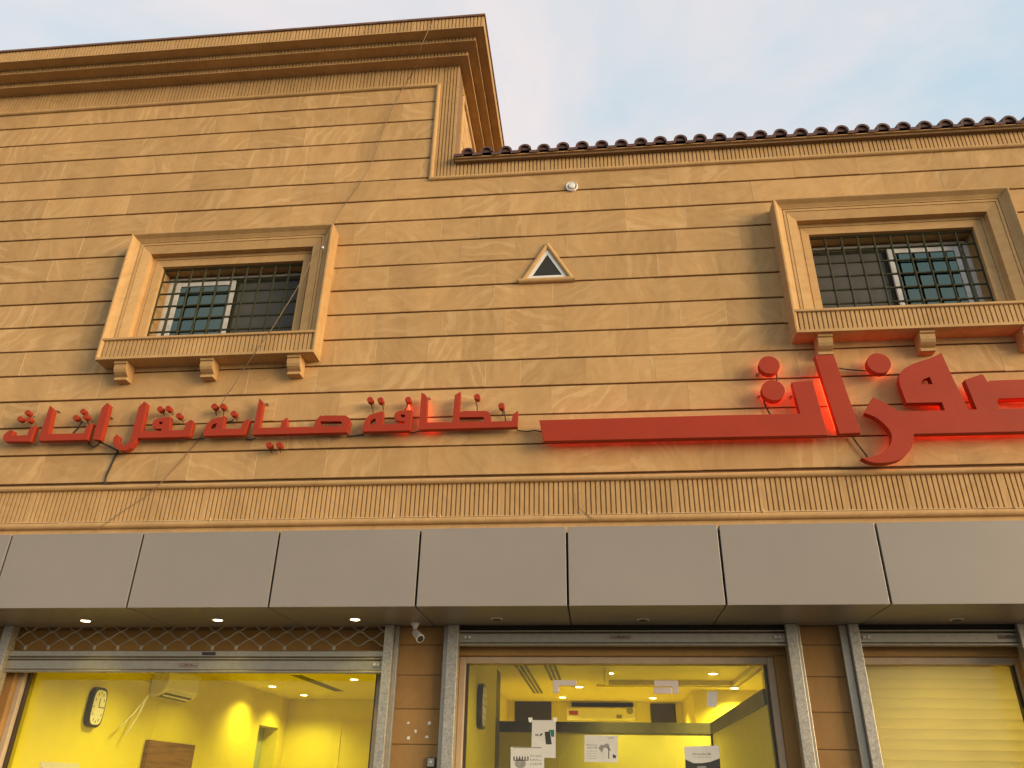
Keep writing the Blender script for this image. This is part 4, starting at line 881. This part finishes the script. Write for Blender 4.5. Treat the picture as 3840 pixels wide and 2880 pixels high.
for nm, a0_, a1_, b0_, b1_, zd in (('ceiling_trim', -0.05, 1.88, 0.9, 4.45, 0.030), ('ceiling_trim', 0.10, 1.75, 1.05, 4.05, 0.055)):
    for r_ in ((a0_, a0_+0.05, b0_, b1_), (a1_-0.05, a1_, b0_, b1_), (a0_+0.0501, a1_-0.0501, b0_, b0_+0.05), (a0_+0.0501, a1_-0.0501, b1_-0.05, b1_)):
        struct(MB().box(r_[0], r_[1], r_[2], r_[3], ZC-zd, ZC-0.0005), nm, 'ceiling_paint')
diffuser(DC, (170, 312), (410, 688), 'long slot air diffuser in the ceiling behind the glass door', 3); diffuser(DC, (555, 312), (640, 520), 'short slot air diffuser in the ceiling by the door patch fitting', 3)
# third shop: blind close behind the glass, lit from inside
room(1.99, 4.4, 3.0, 3); struct(MB().box(1.965, 1.985, 0.301, 2.9995, -0.001, ZC-0.0005), 'side_wall', 'inner_paint')
bd = thing('window_blind', (2.7, 0.27, 0), 'pale yellow slatted blind glowing behind the shop window', 'blind')
x0, x1 = 2.0, onY(*G6((2045, 665)), 0.27).x; z = 2.62; i = 0
me = None
while z > 0.9:
    m = MB(); m.prism([(0.0, 0.001), (0.003, -0.018), (0.0042, -0.036), (0.003, -0.058), (0.0, -0.0745), (-0.002, -0.0745), (0.001, -0.058), (0.0022, -0.036), (0.001, -0.018), (-0.002, 0.001)], (0, 0.275, z), XP, YM, x0, x1); m.build('slat', 'blind', bd, smooth=True); z -= 0.0745
downlight(2.7, 1.0, ZC, 1, 'lit downlight in the ceiling behind the slatted blind', IG, 60.0, 0.068, 150); downlight(3.6, 1.0, ZC, 1, 'lit downlight in the ceiling behind the slatted blind', IG, 60.0, 0.068, 150); downlight(2.7, 2.0, ZC, 1, 'lit downlight in the ceiling behind the slatted blind', IG, 60.0, 0.068, 150)

# ------------------------------------------------------------------ sheets taped to the glass door
PY = GY-0.002
def sheet(name, f, quad, label, Y=PY, cat='poster', mat='paper'):
    pts = outline(f, quad, Y); t = thing(name, (pts[0][0], Y, pts[-1][1]), label, cat, None)
    MB().poly(pts, [], Y-0.0008, Y).build('sheet', mat, t); return t
def ink(t, f, pts, mat='ink', Y=PY, lift=0.0016): return MB().poly(outline(f, pts, Y), [], Y-lift, Y-0.001).build('print', mat, t)
t = sheet('poster', DC, [(330, 1038), (636, 1040), (634, 1530), (318, 1520)], 'white poster with a dark phone and green card, taped beside the door edge')
ink(t, DC, [(492, 1192), (562, 1184), (585, 1352), (508, 1354)]); ink(t, DC, [(548, 1164), (618, 1164), (616, 1256), (578, 1252), (566, 1184), (548, 1184)], 'ink_green'); ink(t, DC, [(425, 1232), (455, 1206), (468, 1216), (440, 1250)]); ink(t, DC, [(370, 1218), (415, 1218), (415, 1246), (370, 1246)], 'ink_grey')
for c in ((308, 1030), (626, 1028)): MB().poly(outline(DC, [(c[0]-28, c[1]-24), (c[0]+24, c[1]-26), (c[0]+28, c[1]+10), (c[0]+6, c[1]+44), (c[0]-20, c[1]+30)], PY-0.001), [], PY-0.0032, PY-0.002).build('tape', 'clock_face', t)
PB = PY-0.0035
t = sheet('poster', DC, [(52, 1385), (488, 1392), (486, 1760), (50, 1760)], 'white poster of small figures above a spiky virus ball, overlapping the phone poster', Y=PB)
for i in range(6):
    x = 96+i*36; ink(t, DC, [(x-7, 1556), (x-8, 1520), (x, 1502), (x+8, 1520), (x+7, 1556)], 'ink', PB)
ink(t, DC, [(90, 1556), (284, 1556), (284, 1564), (90, 1564)], 'ink', PB); ink(t, DC, [(178+62*cos(2*pi*k/32)*(1.0 if k % 2 else 1.32), 1600+56*sin(2*pi*k/32)*(1.0 if k % 2 else 1.32)) for k in range(32)], 'ink_grey', PB)
ink(t, DC, [(75, 1390), (455, 1388), (450, 1402), (80, 1400)], 'ink_grey', PB)
def script(t, f, x0, x1, y, h, Y, mat='ink', seed=0):
    """a line of joined Arabic-like lettering: base stroke, teeth, bowls, uprights and dots"""
    rr = random.Random(seed); x = x1; m = MB(); g = h*0.16
    def bx_(a, b, c, d):
        o = outline(f, [(a, c), (b, c), (b, d), (a, d)], Y); m.poly(o, [], Y-0.0016, Y-0.001)
    while x > x0+h*0.4:
        ww = rr.uniform(0.8, 2.0)*h; a = max(x0, x-ww); bx_(a, x, y-g, y)
        for _ in range(rr.randint(1, 3)):
            u = rr.uniform(a, x-g); bx_(u, u+g, y-rr.choice((0.45, 0.5, 1.0))*h, y-g)
        if rr.random() < 0.6: u = rr.uniform(a, x-g); bx_(u, u+g*1.2, y+g*0.8, y+g*2)
        if rr.random() < 0.5: u = rr.uniform(a, x-3*g); bx_(u, u+3*g, y-0.5*h, y-0.36*h); bx_(u, u+g, y-0.36*h, y-g)
        x = a-h*0.22
    m.build('lettering', mat, t)
script(t, DC, 308, 456, 1508, 22, PB, seed=1); script(t, DC, 306, 456, 1560, 24, PB, seed=2); script(t, DC, 302, 456, 1612, 22, PB, seed=3)
t = sheet('poster', DC, [(1010, 1232), (1442, 1240), (1440, 1586), (1006, 1580)], 'square grey poster of a robed figure beside lines of text, taped on the glass door')
ink(t, DC, [(1190, 1400), (1222, 1356), (1262, 1362), (1290, 1340), (1322, 1348), (1334, 1400), (1358, 1440), (1326, 1430), (1322, 1540), (1300, 1400), (1262, 1396), (1234, 1462)], 'ink_grey'); ink(t, DC, [(1374, 1478), (1420, 1500), (1416, 1528), (1380, 1532)], 'ink'); ink(t, DC, [(1236, 1462), (1300, 1410), (1318, 1420), (1312, 1536), (1270, 1556), (1246, 1500)], 'paper', PY, 0.0022); ink(t, DC, [(1318, 1400), (1328, 1400), (1330, 1540), (1320, 1540)], 'ink')
script(t, DC, 1036, 1172, 1366, 20, PY, seed=4); script(t, DC, 1036, 1172, 1402, 22, PY, seed=5)
for k in range(4): script(t, DC, 1040, 1166, 1444+k*32, 15, PY, 'ink_grey', seed=6+k)
ink(t, DC, [(1310, 1268), (1395, 1264), (1390, 1274), (1315, 1276)], 'ink_grey')
t = sheet('poster', G5, [(430, 1452), (768, 1440), (786, 1760), (446, 1760)], 'white poster with a dark road picture along its lower half, near the partition corner')
ink(t, G5, [(440, 1575), (520, 1612), (600, 1612), (680, 1600), (776, 1565), (786, 1758), (446, 1758)], 'ink'); ink(t, G5, [(560, 1640), (640, 1640), (690, 1758), (500, 1758)], 'ink_grey', PY, 0.0022); script(t, G5, 510, 690, 1528, 16, PY, seed=11); script(t, G5, 520, 690, 1556, 12, PY, 'ink_grey', seed=12)
t = sheet('paper_note', G5, [(655, 918), (756, 912), (742, 1072), (648, 1058)], 'small tilted pink paper note taped high on the glass', cat='note')
